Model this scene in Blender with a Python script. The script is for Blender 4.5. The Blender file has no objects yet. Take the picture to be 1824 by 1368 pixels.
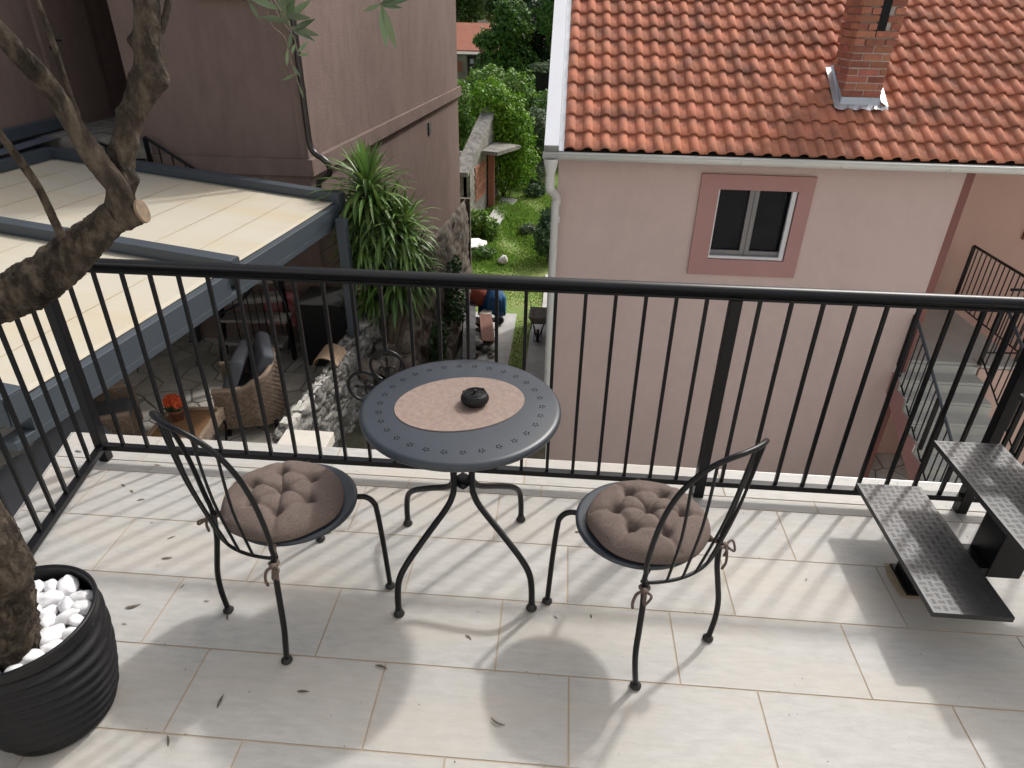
import bpy, math, random
import numpy as np
from mathutils import Vector, Matrix, noise
from math import sin, cos, pi, radians as R
random.seed(7); rng = np.random.default_rng(7)
S = bpy.context.scene
COL = S.collection

# ------------------------------------------------------------------ camera, sky, sun, exposure
CAM_H = 1.9
cd = bpy.data.cameras.new('camera'); cam = bpy.data.objects.new('camera', cd); COL.objects.link(cam); S.camera = cam
RM = Matrix(((0.9969703761505475, -0.05158679896672611, 0.05821401249357825),
             (0.07620531432190138, 0.4978702353821184, -0.8638969723234676),
             (0.015582655336498693, 0.8657159065726588, 0.5002930640731923)))
cam.matrix_world = Matrix.Translation((0, 0, CAM_H)) @ RM.to_4x4()
cd.sensor_width = 36; cd.lens = 23.372; cd.clip_end = 600; cd.clip_start = 0.02

SUN = Vector((0.62, 0.74, 1.0)).normalized()
W = bpy.data.worlds.new('World'); S.world = W; W.use_nodes = True
wn = W.node_tree; bg = wn.nodes['Background']
sky = wn.nodes.new('ShaderNodeTexSky'); sky.sky_type = 'NISHITA'; sky.sun_disc = False
sky.sun_elevation = math.asin(SUN.z); sky.sun_rotation = math.atan2(SUN.x, SUN.y)
sky.air_density = 1.0; sky.dust_density = 6.0; sky.ozone_density = 0.6
hs = wn.nodes.new('ShaderNodeHueSaturation'); hs.inputs['Saturation'].default_value = 0.5      # hazy, milky sky
wn.links.new(sky.outputs[0], hs.inputs['Color']); wn.links.new(hs.outputs[0], bg.inputs[0]); bg.inputs[1].default_value = 0.15
ld = bpy.data.lights.new('sun', 'SUN'); ld.energy = 2.0; ld.angle = R(2.6); ld.color = (1.0, 0.975, 0.94)
lo = bpy.data.objects.new('sun', ld); COL.objects.link(lo)
lo.rotation_euler = SUN.to_track_quat('Z', 'Y').to_euler(); lo.location = SUN * 30
S.view_settings.view_transform = 'Standard'; S.view_settings.look = 'None'
S.view_settings.exposure = 0.30; S.view_settings.gamma = 1.0; S.view_settings.use_curve_mapping = False

# ------------------------------------------------------------------ materials
def mat(name, base, rough=0.6, metal=0.0, var=None, scale=6.0, bump=0.0, bscale=40.0, stretch=None, detail=6.0,
        island=None, spec=None, two=None, var2=None, scale2=1.0, coat=0.0, trans=0.0):
    """Principled surface: base colour mixed by noise with var, optional second noise layer, bump and per-island variation."""
    m = bpy.data.materials.new(name); m.use_nodes = True
    nt = m.node_tree; N = nt.nodes; L = nt.links; b = N['Principled BSDF']
    b.inputs['Roughness'].default_value = rough; b.inputs['Metallic'].default_value = metal
    if spec is not None: b.inputs['Specular IOR Level'].default_value = spec
    if coat: b.inputs['Coat Weight'].default_value = coat; b.inputs['Coat Roughness'].default_value = 0.15
    tc = N.new('ShaderNodeTexCoord'); mp = N.new('ShaderNodeMapping'); L.new(tc.outputs['Object'], mp.inputs[0])
    if stretch: mp.inputs['Scale'].default_value = stretch
    col = None
    def rgb(c):
        n = N.new('ShaderNodeRGB'); n.outputs[0].default_value = (*c, 1); return n.outputs[0]
    def mix(f, a, c):
        n = N.new('ShaderNodeMix'); n.data_type = 'RGBA'
        if isinstance(f, float): n.inputs[0].default_value = f
        else: L.new(f, n.inputs[0])
        L.new(a, n.inputs[6]); L.new(c, n.inputs[7]); return n.outputs[2]
    def nz(sc, lo=0.35, hi=0.65, det=detail):
        n = N.new('ShaderNodeTexNoise'); n.inputs['Scale'].default_value = sc; n.inputs['Detail'].default_value = det
        n.inputs['Roughness'].default_value = 0.65
        L.new(mp.outputs[0], n.inputs['Vector'])
        r = N.new('ShaderNodeMapRange'); r.inputs[1].default_value = lo; r.inputs[2].default_value = hi
        L.new(n.outputs[0], r.inputs[0]); return r.outputs[0], n.outputs[0]
    col = rgb(base)
    if var: f, _ = nz(scale); col = mix(f, col, rgb(var))
    if var2: f, _ = nz(scale2, 0.45, 0.75); col = mix(f, col, rgb(var2))
    if island:
        g = N.new('ShaderNodeNewGeometry'); r = N.new('ShaderNodeMapRange')
        r.inputs[3].default_value = 1 - island; r.inputs[4].default_value = 1 + island
        L.new(g.outputs['Random Per Island'], r.inputs[0])
        h = N.new('ShaderNodeHueSaturation'); L.new(r.outputs[0], h.inputs['Value']); L.new(col, h.inputs['Color'])
        r2 = N.new('ShaderNodeMath'); r2.operation = 'MULTIPLY'; r2.inputs[1].default_value = 7.13
        r3 = N.new('ShaderNodeMath'); r3.operation = 'FRACT'; L.new(g.outputs['Random Per Island'], r2.inputs[0]); L.new(r2.outputs[0], r3.inputs[0])
        r4 = N.new('ShaderNodeMapRange'); r4.inputs[3].default_value = 0.5 - 0.035 * island; r4.inputs[4].default_value = 0.5 + 0.035 * island
        L.new(r3.outputs[0], r4.inputs[0]); L.new(r4.outputs[0], h.inputs['Hue'])
        col = h.outputs[0]
    L.new(col, b.inputs['Base Color'])
    if bump:
        _, h = nz(bscale); bp = N.new('ShaderNodeBump'); bp.inputs['Strength'].default_value = bump
        bp.inputs['Distance'].default_value = 0.02 if bscale < 100 else 0.004
        L.new(h, bp.inputs['Height']); L.new(bp.outputs[0], b.inputs['Normal'])
    if trans:
        t = N.new('ShaderNodeBsdfTranslucent'); L.new(col, t.inputs[0]); ms = N.new('ShaderNodeMixShader'); ms.inputs[0].default_value = trans
        L.new(b.outputs[0], ms.inputs[1]); L.new(t.outputs[0], ms.inputs[2]); L.new(ms.outputs[0], N['Material Output'].inputs[0])
    return m

M = {}
M['metal'] = mat('black_powder_coat', (0.0045, 0.005, 0.0062), 0.30, var=(0.006, 0.0066, 0.0078), scale=9, bump=0.12, bscale=900, spec=0.24)
M['table'] = mat('table_powder_coat', (0.023, 0.0295, 0.0385), 0.38, var=(0.027, 0.034, 0.044), scale=5, bump=0.1, bscale=1400)
M['hole'] = mat('perforation_dark', (0.002, 0.002, 0.002), 1.0, spec=0.0)
M['foot'] = mat('rubber', (0.008, 0.008, 0.008), 0.55)
M['cushion'] = mat('brown_linen', (0.168, 0.128, 0.110), 0.95, var=(0.10, 0.076, 0.065), scale=260, bump=0.9, bscale=700, var2=(0.25, 0.20, 0.178), scale2=420, spec=0.2)
M['tie'] = mat('brown_ribbon', (0.085, 0.058, 0.046), 0.85, var=(0.12, 0.088, 0.072), scale=80)
M['mat'] = mat('mottled_leather', (0.205, 0.145, 0.118), 0.62, var=(0.245, 0.182, 0.15), scale=40, bump=0.3, bscale=500, var2=(0.17, 0.118, 0.096), scale2=60)
M['iron'] = mat('cast_iron', (0.006, 0.006, 0.0075), 0.40, bump=0.3, bscale=600, spec=0.3)
M['pot'] = mat('black_plastic_pot', (0.0085, 0.0085, 0.010), 0.42, bump=0.1, bscale=600, spec=0.25)
M['pebble'] = mat('white_pebble', (0.78, 0.78, 0.79), 0.55, var=(0.70, 0.70, 0.715), scale=30, bump=0.25, bscale=120)
M['soil'] = mat('soil', (0.03, 0.022, 0.016), 0.95, bump=0.8, bscale=60)
M['bark'] = mat('olive_bark', (0.066, 0.052, 0.040), 0.95, var=(0.012, 0.010, 0.008), scale=17, bump=1.0, bscale=60, var2=(0.155, 0.125, 0.093), scale2=40, stretch=(1, 1, 0.5), spec=0.15)
M['cut'] = mat('cut_wood', (0.20, 0.145, 0.095), 0.9, var=(0.12, 0.085, 0.055), scale=60)
M['twig'] = mat('twig', (0.16, 0.12, 0.09), 0.8, var=(0.1, 0.08, 0.06), scale=30)
M['olive'] = mat('olive_leaf', (0.085, 0.12, 0.062), 0.5, island=0.5, trans=0.25)
M['dry'] = mat('dry_leaf', (0.12, 0.095, 0.065), 0.75, var=(0.075, 0.07, 0.05), scale=40)
M['tile'] = mat('porcelain_tile', (0.428, 0.420, 0.398), 0.6, var=(0.362, 0.356, 0.336), scale=22, stretch=(0.55, 2.0, 1), bump=0.4, bscale=320,
                island=0.05, var2=(0.445, 0.402, 0.340), scale2=1.5)
M['grout'] = mat('tan_grout', (0.41, 0.325, 0.235), 0.9, var=(0.32, 0.265, 0.20), scale=7)
M['edge'] = mat('edge_profile', (0.62, 0.62, 0.61), 0.4, metal=0.6)
M['conc'] = mat('concrete', (0.42, 0.415, 0.39), 0.85, var=(0.33, 0.33, 0.31), scale=2.5, bump=0.3, bscale=50, var2=(0.50, 0.49, 0.47), scale2=0.8)
M['stair'] = mat('smooth_grey_concrete', (0.50, 0.50, 0.455), 0.75, var=(0.44, 0.44, 0.40), scale=3.5, bump=0.15, bscale=60)
M['oldconc'] = mat('weathered_concrete', (0.24, 0.225, 0.20), 0.95, var=(0.10, 0.095, 0.085), scale=2.6, bump=0.9, bscale=14, var2=(0.33, 0.31, 0.27), scale2=6)
M['pink'] = mat('pink_render', (0.60, 0.475, 0.437), 0.92, var=(0.555, 0.435, 0.402), scale=1.1, bump=0.35, bscale=110, var2=(0.62, 0.49, 0.45), scale2=4.5, spec=0.2, stretch=(1, 1, 0.6))
M['coral'] = mat('coral_render', (0.64, 0.45, 0.375), 0.88, var=(0.60, 0.42, 0.35), scale=1.7, bump=0.3, bscale=120)
M['dusty'] = mat('dusty_rose_render', (0.44, 0.245, 0.225), 0.85, var=(0.41, 0.225, 0.21), scale=3, bump=0.3, bscale=150)
M['strip'] = mat('oxblood_render', (0.25, 0.105, 0.09), 0.85, var=(0.22, 0.095, 0.08), scale=3, bump=0.2, bscale=150)
M['patch'] = mat('tan_mortar_patch', (0.40, 0.31, 0.19), 0.95, var=(0.30, 0.24, 0.16), scale=30, bump=0.5, bscale=60)
M['plaster'] = mat('cream_plaster', (0.66, 0.655, 0.635), 0.9)
M['seam'] = mat('awning_seam', (0.43, 0.35, 0.24), 0.9)
M['plate'] = mat('light_checker_plate', (0.30, 0.29, 0.27), 0.45, metal=0.3, var=(0.24, 0.23, 0.215), scale=7, spec=0.4)
M['soffit'] = mat('soffit_paint', (0.33, 0.22, 0.17), 0.9)
M['mauve'] = mat('mauve_render', (0.208, 0.153, 0.134), 0.95, var=(0.172, 0.126, 0.110), scale=7, bump=0.7, bscale=90, var2=(0.225, 0.167, 0.148), scale2=1.2, stretch=(1, 1, 0.3), spec=0.15)
M['door'] = mat('dark_brown_passage_shade', (0.055, 0.04, 0.035), 0.5)  # flat dark brown that paints the shade deep inside the porch passage
M['pipe'] = mat('dark_brown_pipe', (0.02, 0.015, 0.013), 0.3, var=(0.03, 0.024, 0.02), scale=3)
M['whitemetal'] = mat('white_sheet_metal', (0.74, 0.76, 0.79), 0.35, var=(0.70, 0.72, 0.75), scale=1.5)
M['gutter'] = mat('grey_white_gutter', (0.66, 0.66, 0.62), 0.4, var=(0.60, 0.60, 0.56), scale=2)
M['galv'] = mat('galvanised_flashing', (0.55, 0.58, 0.60), 0.35, metal=0.5, var=(0.48, 0.50, 0.52), scale=4)
M['clay'] = mat('clay_roof_tile', (0.48, 0.175, 0.10), 0.85, var=(0.51, 0.215, 0.135), scale=5, island=0.07, bump=0.2, bscale=80, var2=(0.21, 0.105, 0.075), scale2=2.6, spec=0.2)
M['brick'] = mat('red_brick', (0.44, 0.17, 0.10), 0.9, var=(0.33, 0.13, 0.085), scale=14, island=0.30, bump=0.7, bscale=60)
M['mortar'] = mat('mortar', (0.50, 0.44, 0.39), 0.95, bump=0.6, bscale=60)
M['black'] = mat('void_black', (0.006, 0.006, 0.006), 0.9)
M['pvc'] = mat('white_window_frame', (0.66, 0.67, 0.68), 0.4)
M['mull'] = mat('window_sash', (0.20, 0.195, 0.19), 0.5)
M['glass'] = mat('dark_window_glass', (0.006, 0.007, 0.009), 0.12, var=(0.014, 0.015, 0.018), scale=2, spec=0.12)
M['alu'] = mat('anthracite_aluminium', (0.046, 0.058, 0.071), 0.45, var=(0.052, 0.065, 0.078), scale=2)
M['fabric'] = mat('cream_awning_fabric', (0.60, 0.56, 0.46), 0.9, var=(0.61, 0.575, 0.485), scale=1.2, bump=0.1, bscale=300, var2=(0.60, 0.51, 0.36), scale2=0.9, stretch=(0.5, 2.2, 1), trans=0.3)
M['flag'] = mat('flagstone', (0.46, 0.435, 0.385), 0.85, island=0.25, var=(0.33, 0.315, 0.28), scale=4, bump=0.6, bscale=22)
M['joint'] = mat('dark_joint', (0.17, 0.155, 0.135), 0.95)
M['stone'] = mat('rubble_stone', (0.20, 0.195, 0.18), 0.95, island=0.35, var=(0.12, 0.117, 0.105), scale=7, bump=0.8, bscale=26, var2=(0.27, 0.26, 0.235), scale2=12)
M['cap'] = mat('pale_cap_stone', (0.50, 0.485, 0.45), 0.85, island=0.18, var=(0.42, 0.40, 0.36), scale=8, bump=0.6, bscale=30)
M['limest'] = mat('pale_limestone_slab', (0.55, 0.52, 0.46), 0.7, var=(0.48, 0.45, 0.40), scale=5, bump=0.2, bscale=60)
M['base'] = mat('rough_stone_base', (0.125, 0.10, 0.082), 0.95, var=(0.055, 0.045, 0.036), scale=2.2, bump=1.0, bscale=9, var2=(0.19, 0.165, 0.14), scale2=7)
M['wicker'] = mat('tan_wicker', (0.30, 0.225, 0.165), 0.7, island=0.25)
M['wickerdk'] = mat('brown_wicker', (0.115, 0.075, 0.05), 0.7, island=0.2)
M['wood'] = mat('brown_wood', (0.22, 0.12, 0.06), 0.5, var=(0.15, 0.08, 0.04), scale=9, stretch=(1, 8, 1))
M['greyc'] = mat('grey_outdoor_cushion', (0.085, 0.092, 0.108), 0.9, var=(0.098, 0.106, 0.122), scale=60, bump=0.3, bscale=300)
M['orange'] = mat('orange_petals', (0.75, 0.13, 0.045), 0.6, island=0.3, trans=0.2)
M['terra'] = mat('terracotta_pot', (0.22, 0.09, 0.06), 0.8)
M['yucca'] = mat('yucca_leaf', (0.105, 0.185, 0.042), 0.42, island=0.45, trans=0.2)
M['yuccadk'] = mat('yucca_old_leaf', (0.035, 0.065, 0.022), 0.5, island=0.4, trans=0.15)
M['trunk'] = mat('bark_brown', (0.085, 0.065, 0.045), 0.95, var=(0.05, 0.04, 0.03), scale=8, bump=0.8, bscale=20)
M['grass'] = mat('grass_blades', (0.165, 0.28, 0.045), 0.6, island=0.5, trans=0.35)
M['lawn'] = mat('lawn_ground', (0.135, 0.22, 0.04), 0.9, var=(0.19, 0.26, 0.06), scale=0.9, bump=0.8, bscale=12, var2=(0.24, 0.22, 0.09), scale2=2.5)
M['slope'] = mat('overgrown_rubble', (0.062, 0.054, 0.036), 0.95, var=(0.035, 0.042, 0.018), scale=1.6, bump=1.0, bscale=7, var2=(0.115, 0.10, 0.075), scale2=5)
def leafmat(n, c, isl=0.45): M[n] = mat('foliage_' + n, c, 0.55, island=isl, trans=0.3)
leafmat('bright', (0.14, 0.28, 0.014)); leafmat('mid', (0.075, 0.165, 0.025)); leafmat('dark', (0.045, 0.095, 0.02))
leafmat('deep', (0.026, 0.052, 0.017)); leafmat('grey', (0.085, 0.125, 0.06)); leafmat('lime', (0.13, 0.24, 0.035)); leafmat('hedge', (0.03, 0.075, 0.02))
M['asphalt'] = mat('dark_ground', (0.085, 0.085, 0.08), 0.95, var=(0.055, 0.055, 0.05), scale=12, bump=0.8, bscale=60)
M['tarpblue'] = mat('blue_tarpaulin', (0.012, 0.10, 0.27), 0.45, var=(0.01, 0.075, 0.21), scale=4, bump=0.5, bscale=8)
M['mixer'] = mat('faded_red_mixer', (0.42, 0.075, 0.035), 0.55, var=(0.33, 0.10, 0.07), scale=5)
M['barrow'] = mat('grey_metal_tray', (0.36, 0.34, 0.32), 0.6, metal=0.0, var=(0.22, 0.20, 0.18), scale=9)
M['plank'] = mat('reddish_plank', (0.24, 0.11, 0.08), 0.8, var=(0.17, 0.08, 0.06), scale=5, stretch=(6, 1, 1))
M['greyplank'] = mat('weathered_grey_plank', (0.085, 0.088, 0.092), 0.8, var=(0.06, 0.062, 0.066), scale=5)
M['sheet'] = mat('white_sheeting', (0.72, 0.72, 0.70), 0.6, bump=0.5, bscale=8)
M['bricklay'] = mat('hollow_red_brick', (0.30, 0.125, 0.075), 0.9, island=0.25)
M['steel'] = mat('checker_plate', (0.050, 0.050, 0.052), 0.44, metal=0.4, var=(0.034, 0.034, 0.035), scale=7, bump=0.15, bscale=500)
M['lampwhite'] = mat('white_plastic', (0.7, 0.7, 0.66), 0.5)
M['corr'] = mat('grey_blue_corrugated', (0.075, 0.09, 0.115), 0.4, var=(0.09, 0.105, 0.13), scale=2)
M['yellowwall'] = mat('old_yellow_wall', (0.30, 0.27, 0.19), 0.9, var=(0.2, 0.19, 0.14), scale=1.0)
M['greywall'] = mat('grey_house_wall', (0.30, 0.32, 0.35), 0.9)
M['farroof'] = mat('far_red_roof', (0.42, 0.16, 0.10), 0.9, var=(0.35, 0.13, 0.085), scale=2, bump=0.6, bscale=4)
M['cable'] = mat('grey_cable', (0.35, 0.34, 0.33), 0.5)
M['redbox'] = mat('red_crate', (0.32, 0.03, 0.03), 0.5, var=(0.4, 0.2, 0.2), scale=8)
M['reed'] = mat('ribbed_tan_mat', (0.27, 0.19, 0.12), 0.8, island=0.1)

# ------------------------------------------------------------------ mesh helpers
class MB:
    def __init__(s): s.v = []; s.f = []; s.m = []; s.sm = []; s.cur = 0
    def add(s, vs, fs, smooth=False):
        o = len(s.v); s.v += [tuple(p) for p in vs]
        for f in fs: s.f.append(tuple(i + o for i in f)); s.m.append(s.cur); s.sm.append(smooth)
        return s
    def box(s, c, d, rot=None, taper=1.0):
        x, y, z = d[0] / 2, d[1] / 2, d[2] / 2; t = taper
        vs = [Vector(p) for p in ((-x, -y, -z), (x, -y, -z), (x, y, -z), (-x, y, -z), (-x * t, -y * t, z), (x * t, -y * t, z), (x * t, y * t, z), (-x * t, y * t, z))]
        if rot is not None:
            if not isinstance(rot, Matrix): rot = Matrix.Rotation(rot, 3, 'Z')
            vs = [rot @ p for p in vs]
        c = Vector(c)
        return s.add([p + c for p in vs], [(0, 3, 2, 1), (4, 5, 6, 7), (0, 1, 5, 4), (1, 2, 6, 5), (2, 3, 7, 6), (3, 0, 4, 7)])
    def b2(s, x0, x1, y0, y1, z0, z1): return s.box(((x0 + x1) / 2, (y0 + y1) / 2, (z0 + z1) / 2), (abs(x1 - x0), abs(y1 - y0), abs(z1 - z0)))
    def rbox(s, c, d, r, rot=None, seg=3):
        """box with rounded edges (superellipsoid-like cushion when r is large)"""
        n = 10; vs = []; fs = []; c = Vector(c); h = Vector(d) / 2
        if rot is not None and not isinstance(rot, Matrix): rot = Matrix.Rotation(rot, 3, 'Z')
        idx = {}
        def vert(p):
            q = Vector([max(-h[i] + r, min(h[i] - r, p[i])) for i in range(3)]); e = p - q
            if e.length > 1e-9: e = e.normalized() * r
            w = q + e
            if rot is not None: w = rot @ w
            return w + c
        for ax in range(3):
            a, b = (ax + 1) % 3, (ax + 2) % 3
            for sg in (-1, 1):
                base = len(vs)
                def coords(hh):
                    k = [-hh, -hh + r * .3, -hh + r * .65, -hh + r]; k += [hh - r, hh - r * .65, hh - r * .3, hh]; return k
                ka, kb = coords(h[a]), coords(h[b])
                for i in ka:
                    for j in kb:
                        p = Vector((0, 0, 0)); p[ax] = sg * h[ax]; p[a] = i; p[b] = j; vs.append(vert(p))
                for i in range(7):
                    for j in range(7):
                        q = (base + i * 8 + j, base + (i + 1) * 8 + j, base + (i + 1) * 8 + j + 1, base + i * 8 + j + 1)
                        fs.append(q if sg > 0 else q[::-1])
        return s.add(vs, fs, True)
    def bar(s, a, b, w, h=None, up=(0, 0, 1)):
        h = h or w; a = Vector(a); b = Vector(b); d = (b - a); L = d.length; d.normalize()
        u = Vector(up)
        if abs(d.dot(u)) > 0.98: u = Vector((0, 1, 0))
        x = d.cross(u).normalized(); z = x.cross(d).normalized()
        m = Matrix((x, d, z)).transposed()
        return s.box((a + b) / 2, (w, L, h), m)
    def tube(s, pts, r, n=10, cap=True, flat=None):
        pts = [Vector(p) for p in pts]; k = len(pts)
        rs = r if isinstance(r, (list, tuple)) else [r] * k
        t0 = (pts[1] - pts[0]).normalized(); ref = Vector((0, 0, 1)) if abs(t0.z) < .9 else Vector((1, 0, 0))
        x = t0.cross(ref).normalized(); vs = []; fs = []
        for i, p in enumerate(pts):
            t = (pts[min(i + 1, k - 1)] - pts[max(i - 1, 0)]).normalized()
            x = (x - t * x.dot(t)).normalized(); y = t.cross(x)
            for j in range(n):
                a = 2 * pi * j / n; vs.append(p + (x * cos(a) + y * sin(a)) * rs[i])
        for i in range(k - 1):
            for j in range(n): fs.append((i * n + j, i * n + (j + 1) % n, (i + 1) * n + (j + 1) % n, (i + 1) * n + j))
        s.add(vs, fs, True)
        if cap:
            s.add(vs[:n][::-1] + vs[-n:], [tuple(range(n)), tuple(range(n, 2 * n))])
        return s
    def lathe(s, prof, c=(0, 0, 0), n=32, rot=None, fn=None):
        c = Vector(c); vs = []; fs = []
        for i, (r, z) in enumerate(prof):
            for j in range(n):
                a = 2 * pi * j / n; rr = fn(r, z, a) if fn else r
                p = Vector((rr * cos(a), rr * sin(a), z))
                if rot is not None: p = rot @ p
                vs.append(p + c)
        for i in range(len(prof) - 1):
            for j in range(n): fs.append((i * n + j, i * n + (j + 1) % n, (i + 1) * n + (j + 1) % n, (i + 1) * n + j))
        return s.add(vs, fs, True)
    def disc(s, c, r, n=24, rot=None, rx=None):
        c = Vector(c); vs = []
        for j in range(n):
            p = Vector(((rx or r) * cos(2 * pi * j / n), r * sin(2 * pi * j / n), 0))
            if rot is not None: p = rot @ p
            vs.append(p + c)
        return s.add(vs, [tuple(range(n))])
    def prism(s, poly, z0, z1, smooth=False):
        n = len(poly); vs = [(x, y, z0) for x, y in poly] + [(x, y, z1) for x, y in poly]
        ar = sum(poly[i][0] * poly[(i + 1) % n][1] - poly[(i + 1) % n][0] * poly[i][1] for i in range(n))
        top, bot = tuple(range(n, 2 * n)), tuple(range(n))[::-1]
        if ar < 0: top, bot = top[::-1], bot[::-1]
        fs = [top, bot]
        for i in range(n):
            q = (i, (i + 1) % n, n + (i + 1) % n, n + i); fs.append(q if ar > 0 else q[::-1])
        return s.add(vs, fs)
    def rock(s, c, d, rz=0, rough=0.25, n=1, seed=0):
        ico = ICO[n]; c = Vector(c); mz = Matrix.Rotation(rz, 3, 'Z'); off = Vector((seed * 3.7 + c.x * 9, c.y * 7, c.z * 5))
        vs = []
        for p in ico[0]:
            k = 1 + rough * noise.noise(p * 1.5 + off) * 1.6
            q = mz @ Vector((p.x * d[0] / 2, p.y * d[1] / 2, p.z * d[2] / 2)) * k; vs.append(q + c)
        return s.add(vs, ico[1], n > 1)
    def build(s, name, m, parent=None, bevel=0, matrix=None, shadow=True):
        me = bpy.data.meshes.new(name)
        me.from_pydata([tuple(p) for p in s.v], [], s.f)
        ms = m if isinstance(m, (list, tuple)) else [m]
        for k in ms: me.materials.append(M[k])
        me.polygons.foreach_set('material_index', s.m); me.polygons.foreach_set('use_smooth', s.sm); me.update()
        o = bpy.data.objects.new(name, me); COL.objects.link(o)
        if parent: o.parent = parent
        if matrix is not None: o.matrix_world = matrix
        if bevel:
            b = o.modifiers.new('bevel', 'BEVEL'); b.width = bevel; b.segments = 2; b.limit_method = 'ANGLE'; b.angle_limit = R(40)
        return o
def _ico(n):
    import bmesh
    b = bmesh.new(); bmesh.ops.create_icosphere(b, subdivisions=n, radius=1); b.verts.index_update()
    r = ([v.co.copy() for v in b.verts], [tuple(v.index for v in f.verts) for f in b.faces]); b.free(); return r
ICO = {1: _ico(1), 2: _ico(2), 3: _ico(3)}

def npmesh(name, V, F, m, parent=None, smooth=False, mi=None):
    me = bpy.data.meshes.new(name); V = np.asarray(V, np.float32); F = np.asarray(F, np.int32); k = F.shape[1]
    me.vertices.add(len(V)); me.vertices.foreach_set('co', V.ravel()); me.loops.add(F.size); me.loops.foreach_set('vertex_index', F.ravel())
    me.polygons.add(len(F)); me.polygons.foreach_set('loop_start', np.arange(0, F.size, k, dtype=np.int32))
    me.polygons.foreach_set('use_smooth', np.full(len(F), smooth))
    for q in (m if isinstance(m, (list, tuple)) else [m]): me.materials.append(M[q])
    if mi is not None: me.polygons.foreach_set('material_index', np.asarray(mi, np.int32))
    me.update(calc_edges=True); me.validate()
    o = bpy.data.objects.new(name, me); COL.objects.link(o)
    if parent: o.parent = parent
    return o

def tag(o, label=None, cat=None, group=None, kind=None):
    if label: o['label'] = label
    if cat: o['category'] = cat
    if group: o['group'] = group
    if kind: o['kind'] = kind
    return o
def thing(name, label, cat, loc=(0, 0, 0), rz=0, group=None):
    o = bpy.data.objects.new(name, None); COL.objects.link(o); o.empty_display_size = 0.1
    o.location = loc; o.rotation_euler = (0, 0, rz); return tag(o, label, cat, group)
def struct(mb, name, m): return tag(mb.build(name, m), kind='structure')
def copy_tree(o, parent=None):
    c = o.copy(); COL.objects.link(c)
    if parent: c.parent = parent
    for ch in [k for k in list(bpy.data.objects) if k.parent == o]: copy_tree(ch, c)
    return c
def smooth_path(pts, k=6):
    pts = [Vector(p) for p in pts]; out = []; n = len(pts)
    for i in range(n - 1):
        p0, p1, p2, p3 = pts[max(i - 1, 0)], pts[i], pts[i + 1], pts[min(i + 2, n - 1)]
        for j in range(k):
            t = j / k
            out.append(0.5 * ((2 * p1) + (p2 - p0) * t + (2 * p0 - 5 * p1 + 4 * p2 - p3) * t * t + (3 * p1 - p0 - 3 * p2 + p3) * t ** 3))
    out.append(pts[-1]); return out
def lerp_list(vals, k=6):
    out = []
    for a, b in zip(vals[:-1], vals[1:]): out += [a + (b - a) * j / k for j in range(k)]
    return out + [vals[-1]]

def leaf_cloud(blobs, n, size, aspect=1.6, shell=0.55, up=0.3):
    """many small four-cornered leaves spread through ellipsoids (cx,cy,cz,rx,ry,rz,weight)"""
    B = np.array([b[:6] for b in blobs], float); w = np.array([b[6] if len(b) > 6 else b[3] * b[4] * b[5] for b in blobs], float) ** (2 / 3.)
    k = rng.choice(len(B), n, p=w / w.sum()); d = rng.normal(size=(n, 3)); d /= np.linalg.norm(d, axis=1)[:, None]
    rad = np.where(rng.random(n) < shell, rng.uniform(.82, 1.08, n), rng.random(n) ** (1 / 3.))
    # lumpy outline
    ph = k * 1.7; lump = 1 + .16 * np.sin(5 * d[:, 0] + ph) * np.cos(4 * d[:, 1] + 1.3 * ph) + .12 * np.sin(9 * d[:, 2] + 7 * d[:, 0] + ph)
    P = B[k, :3] + d * (rad * lump)[:, None] * B[k, 3:6]
    nrm = d * .8 + rng.normal(size=(n, 3)) * .7; nrm[:, 2] += up; nrm /= np.linalg.norm(nrm, axis=1)[:, None]
    t = np.cross(nrm, rng.normal(size=(n, 3))); t /= np.linalg.norm(t, axis=1)[:, None]; b = np.cross(nrm, t)
    s = size * rng.uniform(.6, 1.4, n)[:, None]
    V = np.stack([P - t * s * aspect * .5, P + b * s * .45, P + t * s * aspect * .5, P - b * s * .45], 1).reshape(-1, 3)
    return V, np.arange(4 * n).reshape(n, 4)
def blob_core(o_parent, blobs, m, k=0.72):
    mb = MB()
    for b in blobs: mb.rock((b[0], b[1], b[2]), (2 * b[3] * k, 2 * b[4] * k, 2 * b[5] * k), 0, .35, 2)
    return mb
def tree(name, label, cat, base, blobs, n, size, lm, group=None, trunk=0.12, limbs=4, tm='trunk', shell=.55):
    t = thing(name, label, cat, base, 0, group); B = Vector(base)
    top = Vector(blobs[0][:3]); mb = MB(); mid = Vector((0, 0, 0)).lerp(top - B, .55)
    mb.tube(smooth_path([(0, 0, -.2), (top - B) * .3 + Vector((.1 * trunk, 0, 0)), mid, top - B]), [trunk * (1.25 - i / 22.) for i in range(19)], 8)
    for i in range(min(limbs, len(blobs))):
        c = Vector(blobs[i][:3]) - B; mb.tube([mid * .8, mid.lerp(c, .5) + Vector((0, 0, .1)), c], [trunk * .5, trunk * .35, trunk * .12], 6)
    mb.build('trunk', tm, t)
    V, F = leaf_cloud([(b[0] - B.x, b[1] - B.y, b[2] - B.z, *b[3:]) for b in blobs], n, size, shell=shell)
    npmesh('crown', V, F, lm, t); return t
def shrub(name, label, base, blobs, n, size, lm, group=None, cat='shrub', **k):
    t = thing(name, label, cat, base, 0, group); B = Vector(base); mb = MB()
    for b in blobs[:5]:
        c = Vector(b[:3]) - B; mb.tube([(0, 0, -.05), c * .5 + Vector((.02, 0, 0)), c], [.03, .02, .01], 5)
    mb.build('stem', 'trunk', t)
    V, F = leaf_cloud([(b[0] - B.x, b[1] - B.y, b[2] - B.z, *b[3:]) for b in blobs], n, size, **k)
    npmesh('foliage', V, F, lm, t); return t
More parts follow.
